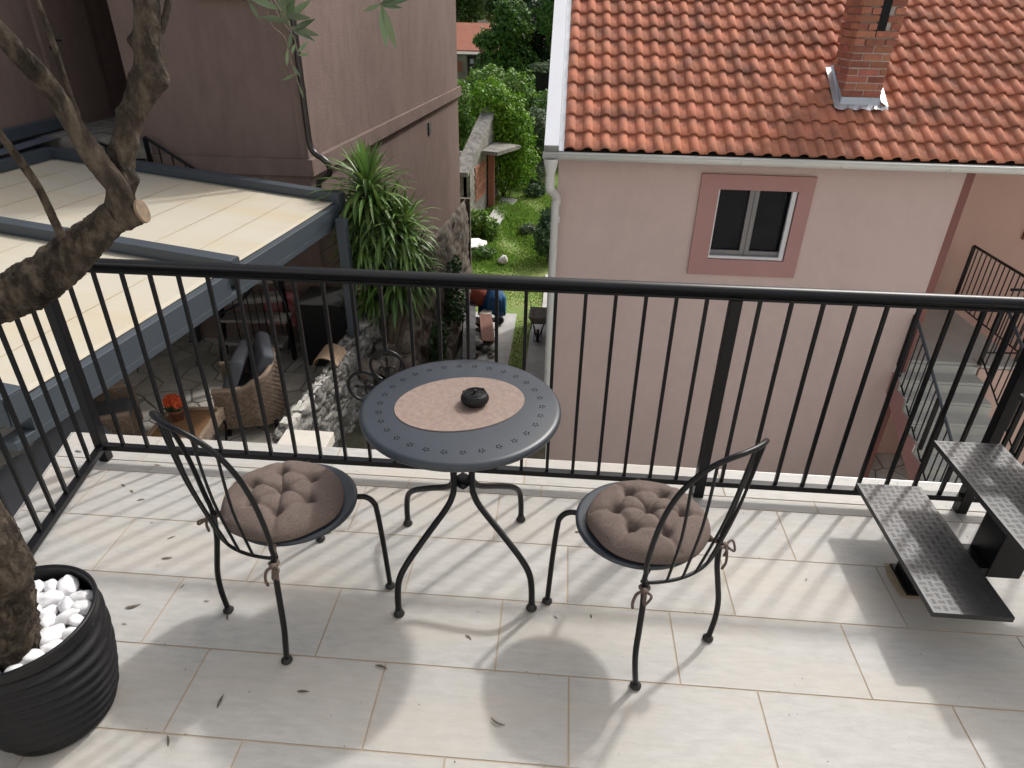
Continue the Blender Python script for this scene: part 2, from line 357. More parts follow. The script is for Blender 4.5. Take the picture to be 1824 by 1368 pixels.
# ------------------------------------------------------------------ terrace floor
EDGE_Y, RAIL_Y = 2.575, 2.38
def edge_x(y): return -2.362 + (2.576 - y) * 0.267          # slanted left edge of the terrace
mb = MB(); mb.prism([(edge_x(EDGE_Y), EDGE_Y), (edge_x(-1.6), -1.6), (3.6, -1.6), (3.6, EDGE_Y)], -0.22, -0.0018)
mb.cur = 0; struct(mb, 'terrace_floor_bed', 'grout')
mb = MB(); TW, TD, Y0, G = 0.6008, 0.2982, 1.407, 0.0029
offs = {0: -1.336, -1: -1.095, 1: -1.100, 2: -0.801, 3: -1.22, -2: -0.85, -3: -1.2, -4: -0.95, -5: -1.3, -6: -0.8, -7: -1.1, -8: -0.9, -9: -1.25, -10: -1.0}
def clip_left(x0, x1, y0, y1):
    a0, a1 = edge_x(y0) + .004, edge_x(y1) + .004
    p = [(max(x0, a0), y0), (x1, y0), (x1, y1), (max(x0, a1), y1)]
    return None if x1 < a0 + .01 else p
for k in range(-10, 4):
    ya, yb = Y0 + k * TD + G, Y0 + (k + 1) * TD - G
    if k == 3: yb = Y0 + 3 * TD + 0.075
    for c in range(-4, 9):
        xa = offs[k] + c * TW + G; xb = xa + TW - 2 * G
        if xb > 3.6: continue
        p = clip_left(xa, xb, ya, yb)
        if p: mb.prism(p, -.0017, 0)
ya, yb = Y0 + 3 * TD + .075 + 2 * G, EDGE_Y
for c in range(-4, 9):
    xa = -1.9 + c * 0.9 + G; p = clip_left(xa, min(xa + .9 - 2 * G, 3.6), ya, yb)
    if p: mb.prism(p, -.0017, .001)
struct(mb, 'terrace_floor', 'tile')
mb = MB()
mb.bar((edge_x(EDGE_Y) - .004, EDGE_Y, -.012), (edge_x(0.2) - .004, 0.2, -.012), .006, .026)
mb.b2(edge_x(EDGE_Y), 3.6, EDGE_Y, EDGE_Y + .006, -.03, -.002)
struct(mb, 'terrace_edge_profile', 'edge')

mb = MB(); mb.prism([(edge_x(2.35) + .1, 2.3), (edge_x(2.35) + .1, 2.42), (14, 2.42), (14, 2.3)], -6.1, -.225); o = mb.build('storey_bounce_wall', 'plaster'); tag(o, 'unseen cream wall of the storey below the terrace, added to bounce sunlight', 'wall')  # unseen lower wall, added to bounce sunlight onto the pink house
mb = MB(); mb.b2(-7, 9, -1.75, -1.6, -.2, 5.5); o = mb.build('house_bounce_wall', 'plaster'); tag(o, 'unseen cream house wall behind the viewer, added to bounce sunlight over the terrace', 'wall')  # unseen wall behind the camera, added to bounce sunlight forward

# ------------------------------------------------------------------ balcony railing
rail = thing('terrace_railing', 'black metal balcony railing with thin bars and iron clover ornament along the tiled terrace edge', 'railing', (0, RAIL_Y, 0))
def rl(mb, name, m='metal', p=None, bevel=0):
    o = mb.build(name, m, rail if p is None else p, bevel=bevel)
    if p is None: o.location = (0, -RAIL_Y, 0)
    return o
XC = -2.065; LD = Vector((0.205, -0.9787, 0)).normalized(); CORNER = Vector((XC, RAIL_Y, 0))
hp = [CORNER + LD * 2.1 + Vector((0, 0, .970)), CORNER + LD * .07 + Vector((0, 0, .970)), CORNER + LD * .02 + Vector((.008, 0, .970)), Vector((XC + .03, RAIL_Y, .970)), Vector((3.4, RAIL_Y, .970))]
mb = MB(); mb.tube(hp, .0245, 16)
mb.bar((XC, RAIL_Y, .944), (3.4, RAIL_Y, .944), .030, .010); mb.bar(CORNER + Vector((0, 0, .944)), CORNER + LD * 2.1 + Vector((0, 0, .944)), .030, .010)
rl(mb, 'handrail')
mb = MB(); mb.bar((XC + .02, RAIL_Y, .075), (3.4, RAIL_Y, .075), .034, .026); rl(mb, 'bottom_rail', bevel=.002)
mb = MB(); mb.bar(CORNER + LD * .02 + Vector((0, 0, .075)), CORNER + LD * 2.1 + Vector((0, 0, .075)), .034, .026); rl(mb, 'bottom_rail', bevel=.002)
for p in (CORNER, Vector((.678, RAIL_Y, 0)), Vector((1.805, RAIL_Y, 0)), CORNER + LD * 1.3):
    mb = MB(); mb.b2(p.x - .0215, p.x + .0215, p.y - .0215, p.y + .0215, 0, .94); rl(mb, 'post', bevel=.002)
bx = [-1.957, -1.840, -1.722, -1.606, -1.489, -1.370, -1.255, -1.140, -1.024, -.909]
bx += [-.909 + .1139 * i for i in range(1, 14)] + [.768] + [.768 + .1158 * i for i in range(1, 9)] + [1.86, 1.93, 2.04, 2.155, 2.27, 2.385, 2.5]
orn = (bx[11], .472)                       # clover ornament centre: on the bar behind the table's left edge
OR_R = .070
for i, x in enumerate(bx):
    segs = [(.086, .942)]
    if i in (10, 12): segs = [(.086, orn[1] - OR_R), (orn[1] + OR_R, .942)]
    if i == 11: segs = [(.086, orn[1] - .1139 - OR_R), (orn[1] + .1139 + OR_R, .942)]
    mb = MB()
    for a, b in segs: mb.b2(x - .0068, x + .0068, RAIL_Y - .0068, RAIL_Y + .0068, a, b)
    rl(mb, 'baluster')
for i in range(1, 18):
    p = CORNER + LD * (.018 + .1135 * i); mb = MB(); mb.box((p.x, p.y, .513), (.0136, .0136, .856), math.atan2(LD.x, -LD.y)); rl(mb, 'baluster')
mb = MB()
def ring(mb, c, r, a0, a1, tr, n=28, m=8):
    mb.tube([(c[0] + r * cos(a0 + (a1 - a0) * i / n), RAIL_Y, c[1] + r * sin(a0 + (a1 - a0) * i / n)) for i in range(n + 1)], tr, m)
for q in range(4):
    a = pi / 2 * q; dx, dz = cos(a), sin(a); c = (orn[0] + .1139 * dx * .92, orn[1] + .1139 * dz * .92)
    ring(mb, c, OR_R, a - 2.75, a + 2.75, .0072)
    for sg in (-1, 1):                       # pair of inner scrolls
        px, pz = -dz * sg, dx * sg; cc = (c[0] - dx * .02 + px * .022, c[1] - dz * .02 + pz * .022)
        st = math.atan2(-pz * 1.0 - dz * .2, -px - dx * .2)
        mb.tube([(cc[0] + (.021 - .0012 * j) * cos(st + sg * j * .42), RAIL_Y, cc[1] + (.021 - .0012 * j) * sin(st + sg * j * .42)) for j in range(12)], [.0062 - .00028 * j for j in range(12)], 6)
    mb.tube([(orn[0], RAIL_Y, orn[1]), (c[0] - dx * .02, RAIL_Y, c[1] - dz * .02), (c[0] + dx * .018, RAIL_Y, c[1] + dz * .018), (c[0] + dx * .03, RAIL_Y, c[1] + dz * .03), (c[0] + dx * .046, RAIL_Y, c[1] + dz * .046)], [.007, .006, .005, .010, .002], 8)
    mb.rbox((c[0] - dx * .024, RAIL_Y, c[1] - dz * .024), (.024, .02, .024), .006)
    cl = (orn[0] + .062 * (cos(a + pi / 4)), orn[1] + .062 * sin(a + pi / 4)); mb.rbox((cl[0], RAIL_Y, cl[1]), (.02, .018, .02), .006)
rl(mb, 'clover_ornament', 'metal')

# ------------------------------------------------------------------ bistro table
TC = Vector((-.296, 1.872, 0)); TZ = .725
tb = thing('bistro_table', 'round blue-black metal garden table with perforated star border standing between the two chairs', 'table', TC)
mb = MB(); prof = [(0, TZ), (.15, TZ), (.318, TZ), (.328, TZ - .002), (.334, TZ - .008), (.336, TZ - .016), (.333, TZ - .026), (.325, TZ - .029), (.322, TZ - .024), (.322, TZ - .006), (0, TZ - .006)]
mb.lathe(prof, n=96)
mb.cur = 1
for i in range(30):
    a = 2 * pi * i / 30 + .06; c = Vector((.271 * cos(a), .271 * sin(a), TZ + .0006))
    for j in range(5):
        b = a + 2 * pi * j / 5; e = c + Vector((.0078 * cos(b), .0078 * sin(b), 0))
        mb.disc(e, .0021, 8, Matrix.Rotation(b, 3, 'Z'), .0036)
mb.build('tabletop', ['table', 'hole'], tb)
for k in range(4):
    a = R(-36.7 + 90 * k); d = Vector((cos(a), sin(a), 0))
    path = smooth_path([d * .047 + Vector((0, 0, .70)), d * .046 + Vector((0, 0, .55)), d * .046 + Vector((0, 0, .41)), d * .055 + Vector((0, 0, .368)), d * .088 + Vector((0, 0, .330)), d * .19 + Vector((0, 0, .268)), d * .275 + Vector((0, 0, .212)), d * .317 + Vector((0, 0, .165)), d * .331 + Vector((0, 0, .10)), d * .334 + Vector((0, 0, .01))], 6)
    mb = MB(); mb.tube(path, .0115, 14); lg = mb.build('leg', 'metal', tb)
    mb = MB(); mb.lathe([(0, 0), (.016, 0), (.0195, .004), (.0195, .009), (.014, .014), (.0125, .03), (0, .03)], d * .334, 18); mb.build('foot_cap', 'foot', lg)
mb = MB(); mb.rbox((0, 0, .405), (.062, .062, .03), .012, R(53.3)); mb.build('hub_plate', 'metal', tb)
mb = MB(); mb.box((0, 0, .700), (.30, .035, .006), R(-36.7)); mb.box((0, 0, .7005), (.30, .035, .006), R(53.3)); mb.build('top_bracket', 'metal', tb)

mb = MB(); n = 72; MC = Vector((-.300, 1.883, TZ + .001)); a0 = R(22)
def oval(t, k=1): return MC + Matrix.Rotation(a0, 3, 'Z') @ Vector((.221 * k * cos(t), .168 * k * sin(t), 0))
lo_, hi_ = [oval(2 * pi * i / n) for i in range(n)], [oval(2 * pi * i / n, .993) + Vector((0, 0, .0022)) for i in range(n)]
vs = [p - MC for p in lo_ + hi_]; mb.add(vs, [(i, (i + 1) % n, n + (i + 1) % n, n + i) for i in range(n)], True); mb.add(vs[n:], [tuple(range(n))])
o = mb.build('placemat', 'mat'); o.location = MC; tag(o, 'oval mottled brown leather placemat lying on the round metal table', 'placemat')

AC = Vector((-.250, 1.893, TZ + .0035)); AC.y -= .012
at_ = thing('ashtray', 'small round black cast iron lidded ashtray sitting on the brown oval placemat', 'ashtray', AC, R(12))
def notch(r, z, a):
    k = 1 + .018 * sin(28 * a + (7 if int(z * 300) % 2 else 0)) * (1 if .006 < z < .038 else 0)
    return r * k
mb = MB(); mb.lathe([(0, 0), (.030, 0), (.040, .006), (.0455, .014), (.047, .021), (.0455, .029), (.042, .035), (.0395, .040), (.0375, .041), (.036, .040), (.0355, .034), (0, .034)], n=112, fn=notch)
for k in range(3): mb.box((.0385 * cos(k * 2.09 - 1.4), .0385 * sin(k * 2.09 - 1.4), .0405), (.006, .008, .004), k * 2.09 - 1.4)
mb.build('bowl', 'iron', at_)
mb = MB(); mb.lathe([(0, .0385), (.034, .0385), (.0345, .037), (.0345, .035)], n=40)
for i in range(-6, 7):
    L = math.sqrt(max(.032 ** 2 - (i * .0049) ** 2, 0)); nseg = 26
    for j in range(nseg):
        x = -L + 2 * L * (j + .5) / nseg
        mb.rock((x, i * .0049 + .0008 * ((j % 2) * 2 - 1), .0388), (2 * L / nseg * 1.0, .0042, .0026), 0, 0, 1)
lid = mb.build('lid', 'iron', at_)
mb = MB(); mb.lathe([(0, .0385), (.004, .0385), (.0036, .043), (.0065, .047), (.0068, .050), (.005, .0535), (0, .0545)], n=18); mb.build('knob', 'iron', lid)

# ------------------------------------------------------------------ chairs
def make_chair(label, loc, face):
    """face: heading in degrees the seat looks towards; local +y is forward"""
    t = thing('garden_chair', label, 'chair', loc, R(face - 90), 'black wire bistro chairs')
    SZ = .445
    mb = MB(); mb.lathe([(0, SZ - .004), (.15, SZ - .003), (.195, SZ), (.203, SZ - .001), (.207, SZ - .006), (.206, SZ - .014), (.200, SZ - .016), (.19, SZ - .008), (0, SZ - .010)], (0, .025, 0), 64); mb.build('seat', 'table', t)
    for sx in (-1, 1):
        mb = MB(); pts = [(sx * .11, .155, SZ - .02), (sx * .152, .195, SZ - .020), (sx * .176, .213, SZ - .045), (sx * .183, .218, SZ - .09), (sx * .192, .222, .22), (sx * .201, .226, .01)]
        mb.tube(smooth_path(pts, 6), .0095, 12); lg = mb.build('leg', 'metal', t)
        mb = MB(); mb.lathe([(0, 0), (.015, 0), (.0185, .004), (.0185, .009), (.012, .013), (.0105, .02), (0, .02)], (sx * .201, .226, 0), 16); mb.build('foot_cap', 'foot', lg)
        mb = MB(); pts = [(sx * .168, -.207, .01), (sx * .182, -.207, .09), (sx * .186, -.201, .17), (sx * .174, -.190, .26), (sx * .163, -.180, .34), (sx * .162, -.172, .44)]
        mb.tube(smooth_path(pts, 6), .0095, 12); lg = mb.build('leg', 'metal', t)
        mb = MB(); mb.lathe([(0, 0), (.015, 0), (.0185, .004), (.0185, .009), (.012, .013), (.0105, .02), (0, .02)], (sx * .168, -.207, 0), 16); mb.build('foot_cap', 'foot', lg)
    def hoop(u):      # u 0..pi over the arch: x, y, z
        x = .166 * (1 if cos(u) >= 0 else -1) * abs(cos(u)) ** .72; s = sin(u)
        z = .44 + .49 * (s ** .60); tz = (z - .44) / .49
        y = -.172 - .045 * tz - .095 * (1 - min(1, abs(x) / .166) ** 2)
        x += .008 * math.copysign(1, x) * sin(min(tz * 4, 1) * pi / 2) if abs(cos(u)) < .9999 else 0
        return Vector((x, y, z))
    mb = MB(); mb.tube([hoop(pi * (.5 - .5 * cos(pi * i / 72))) for i in range(73)], .0078, 12); bk = mb.build('back_frame', 'metal', t)
    def lowbar(f): x = .165 * f; return Vector((x, -.172 - .05 * (1 - f * f), .432 - .004 * (1 - f * f)))
    mb = MB(); mb.tube([lowbar(-1 + i / 12) for i in range(25)], .0055, 10); mb.build('lower_bar', 'metal', bk)
    mb = MB(); mb.tube([(-.165, -.165, SZ - .016), (-.09, -.13, SZ - .016), (.09, -.13, SZ - .016), (.165, -.165, SZ - .016)], .0062, 8); mb.build('seat_strut', 'metal', t)
    for f, u in ((-.62, .74), (-.31, .63), (0, .5), (.31, .37), (.62, .26)):
        top = hoop(pi * u); b = lowbar(f); mid = (top + b) / 2 + Vector((0, -.012, 0)); mb = MB()
        mb.tube(smooth_path([b, mid, top], 6), .0045, 8); mb.build('back_rod', 'metal', bk)
    return t
chR = make_chair('black metal chair with fan back right of the table, nearest the steel steps', (.325, 1.655, 0), 128)
chL = make_chair('black metal chair with fan back left of the table, nearest the olive pot', (-.848, 1.648, 0), 57)

def make_cushion(label, loc, rz, tilt=(0, 0), seed=0):
    t = thing('seat_cushion', label, 'cushion', loc, rz, 'round tufted brown seat cushions')
    NR, NA, RAD, TH = 44, 144, .194, .064
    tuf = [(0.0, 0.0)] + [(.105 * cos(2 * pi * k / 6 + .35 + .1 * sin(k * 5 + seed)), .105 * sin(2 * pi * k / 6 + .35 + .1 * sin(k * 5 + seed))) for k in range(6)]
    seam = []
    for k in range(6):
        a = tuf[1 + k]; seam.append(((0, 0), a)); b = tuf[1 + (k + 1) % 6]; seam.append((a, b))
        an = math.atan2(a[1], a[0]); seam.append((a, (RAD * .97 * cos(an), RAD * .97 * sin(an))))
    def segd(p, a, b):
        dx, dy = b[0] - a[0], b[1] - a[1]; q = max(0, min(1, ((p[0] - a[0]) * dx + (p[1] - a[1]) * dy) / (dx * dx + dy * dy)))
        return math.hypot(p[0] - a[0] - q * dx, p[1] - a[1] - q * dy)
    V = []; F = []
    def zt(x, y, f):
        dome = TH * (1 - f ** 3.2) ** .42
        d = min(math.hypot(x - a, y - b) for a, b in tuf); ds = min(segd((x, y), a, b) for a, b in seam)
        z = dome - .031 * math.exp(-(d / .018) ** 2) - .0095 * math.exp(-(ds / .0075) ** 1.2) * (1 if f < .95 else .4) - .004 * math.exp(-(d / .04) ** 2)
        nv = noise.noise(Vector((x * 14 + seed, y * 14, 0))) * .006 + noise.noise(Vector((x * 45, y * 45, seed))) * .0018
        return max(z + nv * (1 - f ** 6), .002)
    for side in (1, 0):
        for i in range(NR + 1):
            f = math.sin(pi / 2 * i / NR) if side else i / NR
            for j in range(NA):
                a = 2 * pi * j / NA; rr = RAD * f * (1 + (.012 * cos(6 * a - 2.1) + .012 * noise.noise(Vector((cos(a) * 2, sin(a) * 2, seed)))) * f)
                x, y = rr * cos(a), rr * sin(a)
                V.append((x, y, (zt(x, y, f) if side else -.012 * (1 - f ** 4)) + .012))
    for side in (1, 0):
        o = (1 - side) * (NR + 1) * NA
        for i in range(NR):
            for j in range(NA):
                q = (o + i * NA + j, o + i * NA + (j + 1) % NA, o + (i + 1) * NA + (j + 1) % NA, o + (i + 1) * NA + j)
                F.append(q[::-1] if side else q)
    b = npmesh('pad', V, F, 'cushion', t, True)
    b.rotation_euler = (tilt[0], tilt[1], 0)
    return t
def tie(parent, pts, w=.0045):
    mb = MB(); mb.tube(smooth_path(pts, 5), w, 6); mb.build('tie', 'tie', parent)
def bow(t, px, py, z, out, seed):
    """ribbon knotted round the chair post with a loop and loose ends (local coordinates of the cushion)"""
    r = random.Random(seed); o = Vector(out).normalized(); sd = Vector((-o.y, o.x, 0)); K = Vector((px, py, z))
    tie(t, [K - o * .045 + Vector((0, 0, .035)), K - o * .02 + Vector((0, 0, .012)), K + sd * .012, K + o * .012, K - sd * .012, K - o * .01], .0062)
    mb = MB(); mb.rbox(K + o * .014, (.018, .018, .02), .007); mb.build('tie', 'tie', t)
    tie(t, [K + o * .014, K + o * .035 + sd * .02 + Vector((0, 0, .008)), K + o * .045 + sd * .014 + Vector((0, 0, -.006)), K + o * .045 + sd * .002 + Vector((0, 0, -.02)), K + o * .016], .0042)
    tie(t, [K + o * .014, K + o * .02 - sd * .02 + Vector((0, 0, -.01)), K + o * .022 - sd * .028 + Vector((0, 0, -.045)), K + o * .015 - sd * .026 + Vector((0, 0, -.075))], .0048)
    tie(t, [K + o * .014, K + o * .024 + sd * .004 + Vector((0, 0, -.02)), K + o * .02 + sd * .008 + Vector((0, 0, -.05))], .0048)
for ch, lab, off, sd in ((chR, 'brown linen tufted round cushion tied on the right chair', (.006, -.004), 3), (chL, 'brown linen tufted round cushion tied on the left chair', (-.006, -.008), 11)):
    rz = ch.rotation_euler.z; m2 = Matrix.Rotation(rz, 3, 'Z'); c = ch.location + m2 @ Vector((off[0], off[1], .443))
    cu = make_cushion(lab, c, rz, (R(-1.5), R(1)), sd)
    for sx in (-1, 1): bow(cu, sx * .164 - off[0], -.176 - off[1], -.028, (sx * .7, -.7, 0), sd + sx)

# ------------------------------------------------------------------ olive tree in its pot
PC = Vector((-1.440, 1.155, 0)); PS = 0.935
pot = thing('plant_pot', 'round black ribbed plastic pot holding the olive tree and white pebbles', 'plant pot', PC)
mb = MB(); prof = [(0, 0), (.150, 0), (.158, .006)]; nz = 46
for i in range(nz + 1):
    z = .01 + .385 * i / nz; prof.append((.160 + .052 * sin(min(z / .33, 1) * pi / 2), z))
prof += [(.214, .402), (.2165, .410), (.2160, .418), (.211, .4215), (.2045, .419), (.2025, .41), (.200, .33), (0, .33)]
def ribs(r, z, a):
    if .012 < z < .392:
        w = min(1, (z - .012) / .03, (.392 - z) / .03)
        ph = 2 * pi * (z + .030 * sin(a * 1.0 + .8) * sin(z * 9) + .018 * sin(2 * a + 5 * z)) / .044
        return r + w * (.0085 * (1 - abs(sin(ph / 2)) ** 1.5 * 2))
    return r
pr2 = []
for a, b in zip(prof[:-1], prof[1:]): pr2 += [a, ((a[0] + b[0]) / 2, (a[1] + b[1]) / 2)]
mb.lathe(pr2 + [prof[-1]], n=120, fn=ribs); mb.v = [(v[0] * PS, v[1] * PS, v[2] * .97) for v in mb.v]; mb.build('pot_wall', 'pot', pot)
mb = MB(); mb.lathe([(.186, .328), (.12, .335), (0, .338)], n=40); mb.build('soil', 'soil', pot)
tr = thing('olive_tree', 'gnarled potted olive tree with pruned forking branches at the left edge', 'tree', PC + Vector((-.04, -.03, .34)))
TB = tr.location
def pth(*p): return [Vector(q) - TB for q in p]
def barktube(name, pts, rad, parent, seed, gn=1.0, *, n=44, k=22, knots=()):
    P = smooth_path(pts, k); rs = lerp_list(rad, k); mb = MB(); mb.tube(P, rs, n)
    vs = []; c = 0
    for i, v in enumerate(mb.v):
        v = Vector(v); j = min(i // n, len(P) - 1); w = v - P[j] if i < len(P) * n else Vector((0, 0, 0))
        if w.length > 1e-6:
            q = v * 1.0 + Vector((seed, 0, 0)); k2 = noise.noise(q * 13) * .16 + noise.noise(q * 30) * .08 + (.30 - 1.1 * abs(noise.noise(Vector((q.x * 48, q.y * 48, q.z * 13))))) * .16 * gn + (.25 - abs(noise.noise(Vector((q.x * 120, q.y * 120, q.z * 45))))) * .16
            for (kj, ka, kk) in knots:
                dd = (v - Vector(kj)).length; k2 += kk * math.exp(-(dd / ka) ** 2)
            v = P[j] + w * (1 + k2)
        vs.append(tuple(v))
    mb.v = vs; return mb.build(name, 'bark', parent)
tk = barktube('trunk', pth((-1.44, 1.10, .30), (-1.405, 1.085, .42), (-1.345, 1.07, .58), (-1.292, 1.06, .74), (-1.288, 1.05, .90), (-1.31, 1.045, 1.06), (-1.29, 1.055, 1.22), (-1.17, 1.075, 1.345), (-1.02, 1.115, 1.405), (-.945, 1.15, 1.452), (-.885, 1.17, 1.500), (-.822, 1.18, 1.540)),
         [.080, .074, .069, .065, .060, .055, .050, .046, .043, .038, .032, .028], tr, 1)
barktube('branch', pth((-.83, 1.182, 1.532), (-.816, 1.19, 1.575), (-.812, 1.21, 1.625), (-.803, 1.225, 1.665), (-.785, 1.25, 1.72), (-.752, 1.262, 1.770), (-.742, 1.265, 1.822), (-.735, 1.28, 1.89), (-.75, 1.30, 2.02), (-.78, 1.36, 2.22)),
         [.024, .0235, .0235, .0225, .0225, .026, .022, .021, .020, .016], tr, 5, knots=[(Vector((-.725, 1.255, 1.765)) - TB, .02, .5), (Vector((-.785, 1.24, 1.775)) - TB, .013, .55), (Vector((-.80, 1.235, 1.71)) - TB, .012, .5), (Vector((-.790, 1.20, 1.60)) - TB, .012, .5), (Vector((-.765, 1.255, 1.83)) - TB, .011, .6)])
b2_ = barktube('branch', pth((-.812, 1.178, 1.538), (-.805, 1.17, 1.588), (-.822, 1.16, 1.640), (-.836, 1.15, 1.691), (-.843, 1.13, 1.756), (-.852, 1.10, 1.808), (-.873, 1.08, 1.856), (-.90, 1.04, 1.92), (-.95, 1.0, 2.05)),
         [.022, .0195, .0175, .0165, .0155, .015, .0145, .014, .012], tr, 9)
barktube('branch', pth((-.925, 1.15, 1.482), (-.915, 1.13, 1.525), (-.900, 1.10, 1.601), (-.900, 1.08, 1.652), (-.896, 1.05, 1.706), (-.880, 1.0, 1.79), (-.87, .95, 1.90)), [.010, .0074, .0062, .0070, .0056, .0052, .0045], tr, 13, n=16)
barktube('branch', pth((-.830, 1.15, 1.672), (-.829, 1.15, 1.71), (-.831, 1.15, 1.767), (-.834, 1.15, 1.841), (-.832, 1.14, 1.888), (-.842, 1.14, 1.95)), [.009, .0058, .0048, .0044, .0044, .004], tr, 17, n=14)
barktube('branch', pth((-.735, 1.30, 1.84), (-.722, 1.31, 1.865), (-.712, 1.32, 1.90), (-.70, 1.33, 1.95)), [.008, .006, .0055, .005], tr, 19, n=12)
st0, st1 = Vector((-.84, 1.178, 1.530)) - TB, Vector((-.780, 1.186, 1.546)) - TB
sb = barktube('pruned_stub', [st0, (st0 + st1) / 2, st1], [.025, .0245, .0215], tr, 23)
mb = MB(); dd = (st1 - st0).normalized(); mb.tube([st1 - dd * .003, st1 + dd * .0015], [.0222, .0214], 22); mb.build('cut_face', 'cut', sb)
def leaf_blade(mb, p, d, L, w, nrm, curl=.12, seg=6, fold=.0):
    p = Vector(p); d = Vector(d).normalized(); nrm = Vector(nrm); sd = d.cross(nrm).normalized(); up = sd.cross(d).normalized(); vs = []; fs = []
    for i in range(seg + 1):
        t = i / seg; ww = w * (sin(pi * min(max(t, .02), .98)) ** .8) * (1 - .25 * t); c = p + d * L * t - up * curl * L * t * t
        vs += [c - sd * ww / 2 + up * fold * ww, c, c + sd * ww / 2 + up * fold * ww]
    for i in range(seg): a = i * 3; fs += [(a, a + 1, a + 4, a + 3), (a + 1, a + 2, a + 5, a + 4)]
    mb.add(vs, fs, True)
# twigs with leaves that hang into the picture from the crown above
tw = MB(); lv = MB(); rr = random.Random(4)
def sprig(pts, leaves, r=.0016):
    P = smooth_path([Vector(q) - TB for q in pts], 5); tw.tube(P, [r * (1 - .5 * i / len(P)) for i in range(len(P))], 6)
    for (t, dx, dz, L) in leaves:
        p = P[int(t * (len(P) - 1))]; leaf_blade(lv, p, (dx, rr.uniform(-.35, .35), dz), L, L * .27, (rr.uniform(-.4, .4), -1, rr.uniform(-.2, .8)), .1 * rr.uniform(-1, 1), fold=.12)
sprig([(-.56, 1.26, 2.05), (-.50, 1.22, 1.95), (-.474, 1.2, 1.893), (-.458, 1.2, 1.868), (-.452, 1.2, 1.85)],
      [(.55, 1, .5, .05), (.6, -1, .4, .05), (.65, .7, .9, .045), (.7, 1, -.05, .045), (.78, .8, .5, .05), (.8, -.9, .15, .045), (.8, .3, 1, .05), (.9, 1, -.25, .048), (.9, -.5, .9, .045), (.95, .6, -.3, .04), (1, .8, .35, .045), (1, -.2, -.9, .03), (.72, .1, 1, .06)])
sprig([(-.52, 1.22, 1.96), (-.492, 1.2, 1.905), (-.486, 1.2, 1.86), (-.466, 1.2, 1.84), (-.460, 1.2, 1.80), (-.452, 1.2, 1.768)], [(.9, -.8, -.35, .026), (1, .3, -1, .02), (.8, .5, -.7, .022), (.7, -.3, -1, .03)], .0013)
sprig([(-.50, 1.21, 1.93), (-.470, 1.2, 1.87), (-.452, 1.2, 1.845), (-.447, 1.2, 1.815)], [(.95, .6, .5, .025), (1, .9, .1, .022), (.8, -.6, -.8, .022)], .0012)
sprig([(-.60, 1.22, 2.0), (-.55, 1.21, 1.93), (-.516, 1.2, 1.889)], [(1, .6, -.9, .03), (.95, -.8, .6, .035), (.9, .8, .2, .03), (1, .1, .9, .04)], .0011)
sprig([(-.33, 1.2, 2.02), (-.315, 1.2, 1.95), (-.307, 1.2, 1.905), (-.299, 1.2, 1.886)],
      [(.9, .9, .12, .056), (.88, .95, .40, .052), (.97, .42, -1, .066), (.97, .02, -1, .060), (.92, -.9, -.35, .030), (.95, 1, -.08, .034)], .0015)
for k in range(60):      # crown above the frame
    x = -.75 + rr.gauss(0, .16); p0 = Vector((x, 1.3 + rr.gauss(0, .14), 2.12 + abs(rr.gauss(0, .14))))
    e = p0 + Vector((rr.uniform(-.12, .12), rr.uniform(-.12, .12), rr.uniform(-.02, .12)))
    sprig([p0, (p0 + e) / 2 + Vector((0, 0, .01)), e], [(rr.random(), rr.uniform(-1, 1), rr.uniform(-1, 1), rr.uniform(.035, .055)) for _ in range(12)], .0014)
tw.build('twigs', 'twig', tr); lv.build('leaves', 'olive', tr)
# white pebbles in the pot: one object each
rp = random.Random(12); placed = []
for layer, zb in ((0, .352), (1, .378)):
    tries = 0
    while tries < 1500:
        tries += 1; a = rp.uniform(0, 2 * pi); q = math.sqrt(rp.random()) * .170; x, y = q * cos(a), q * sin(a); s = rp.uniform(.042, .068)
        if math.hypot(x - .03, y + .065) < .080: continue
        if math.hypot(x, y) + s * .45 > .184: continue
        if any(math.hypot(x - p[0], y - p[1]) < (s + p[2]) * .40 and p[3] == layer for p in placed): continue
        placed.append((x, y, s, layer))
for i, (x, y, s, layer) in enumerate(placed):
    mb = MB(); e = rp.uniform(1.05, 1.5); z = (.346, .371)[layer] + rp.uniform(-.003, .006)
    mb.rock((0, 0, 0), (s * e, s * .85, s * rp.uniform(.6, .8)), rp.uniform(0, pi), .20, 3, i)
    o = mb.build('pebble', 'pebble'); o.location = PC + Vector((x, y, z)); o.rotation_euler = (rp.uniform(-.4, .4), rp.uniform(-.4, .4), 0)
    tag(o, 'smooth white pebble in the black olive tree pot', 'pebble', 'white pebbles heaped in the pot')

# ------------------------------------------------------------------ fallen leaves on the tiles
FL = [(-1.815, 2.167, .03, 2.6), (-1.745, 2.115, .035, .5), (-1.803, 2.352, .03, .1), (-1.874, 2.201, .035, -.5), (-1.494, 1.903, .035, .6), (-1.452, 1.791, .045, .2), (-1.447, 1.551, .055, .45), (-1.434, 1.478, .02, 0),
      (-1.094, 1.538, .03, 2.0), (-1.321, 1.66, .025, 1.2), (-1.065, 1.088, .04, 2.1), (-.971, 1.223, .05, 1.55), (-.728, 1.277, .045, 0), (-.505, 1.388, .05, -.3), (-.236, 1.53, .03, -.6), (-.11, 1.223, .055, -.35),
      (-2.23, 2.422, .05, -.2), (.186, 1.658, .02, 1.8), (.06, 1.641, .02, 2.4), (.145, 2.089, .035, 0.2), (1.011, 1.906, .02, 1), (-.882, 1.985, .045, .5), (-.671, 2.257, .02, 1), (-1.20, 1.60, .02, .1), (-1.62, 1.98, .015, .4), (.28, 2.02, .03, 2.9)]
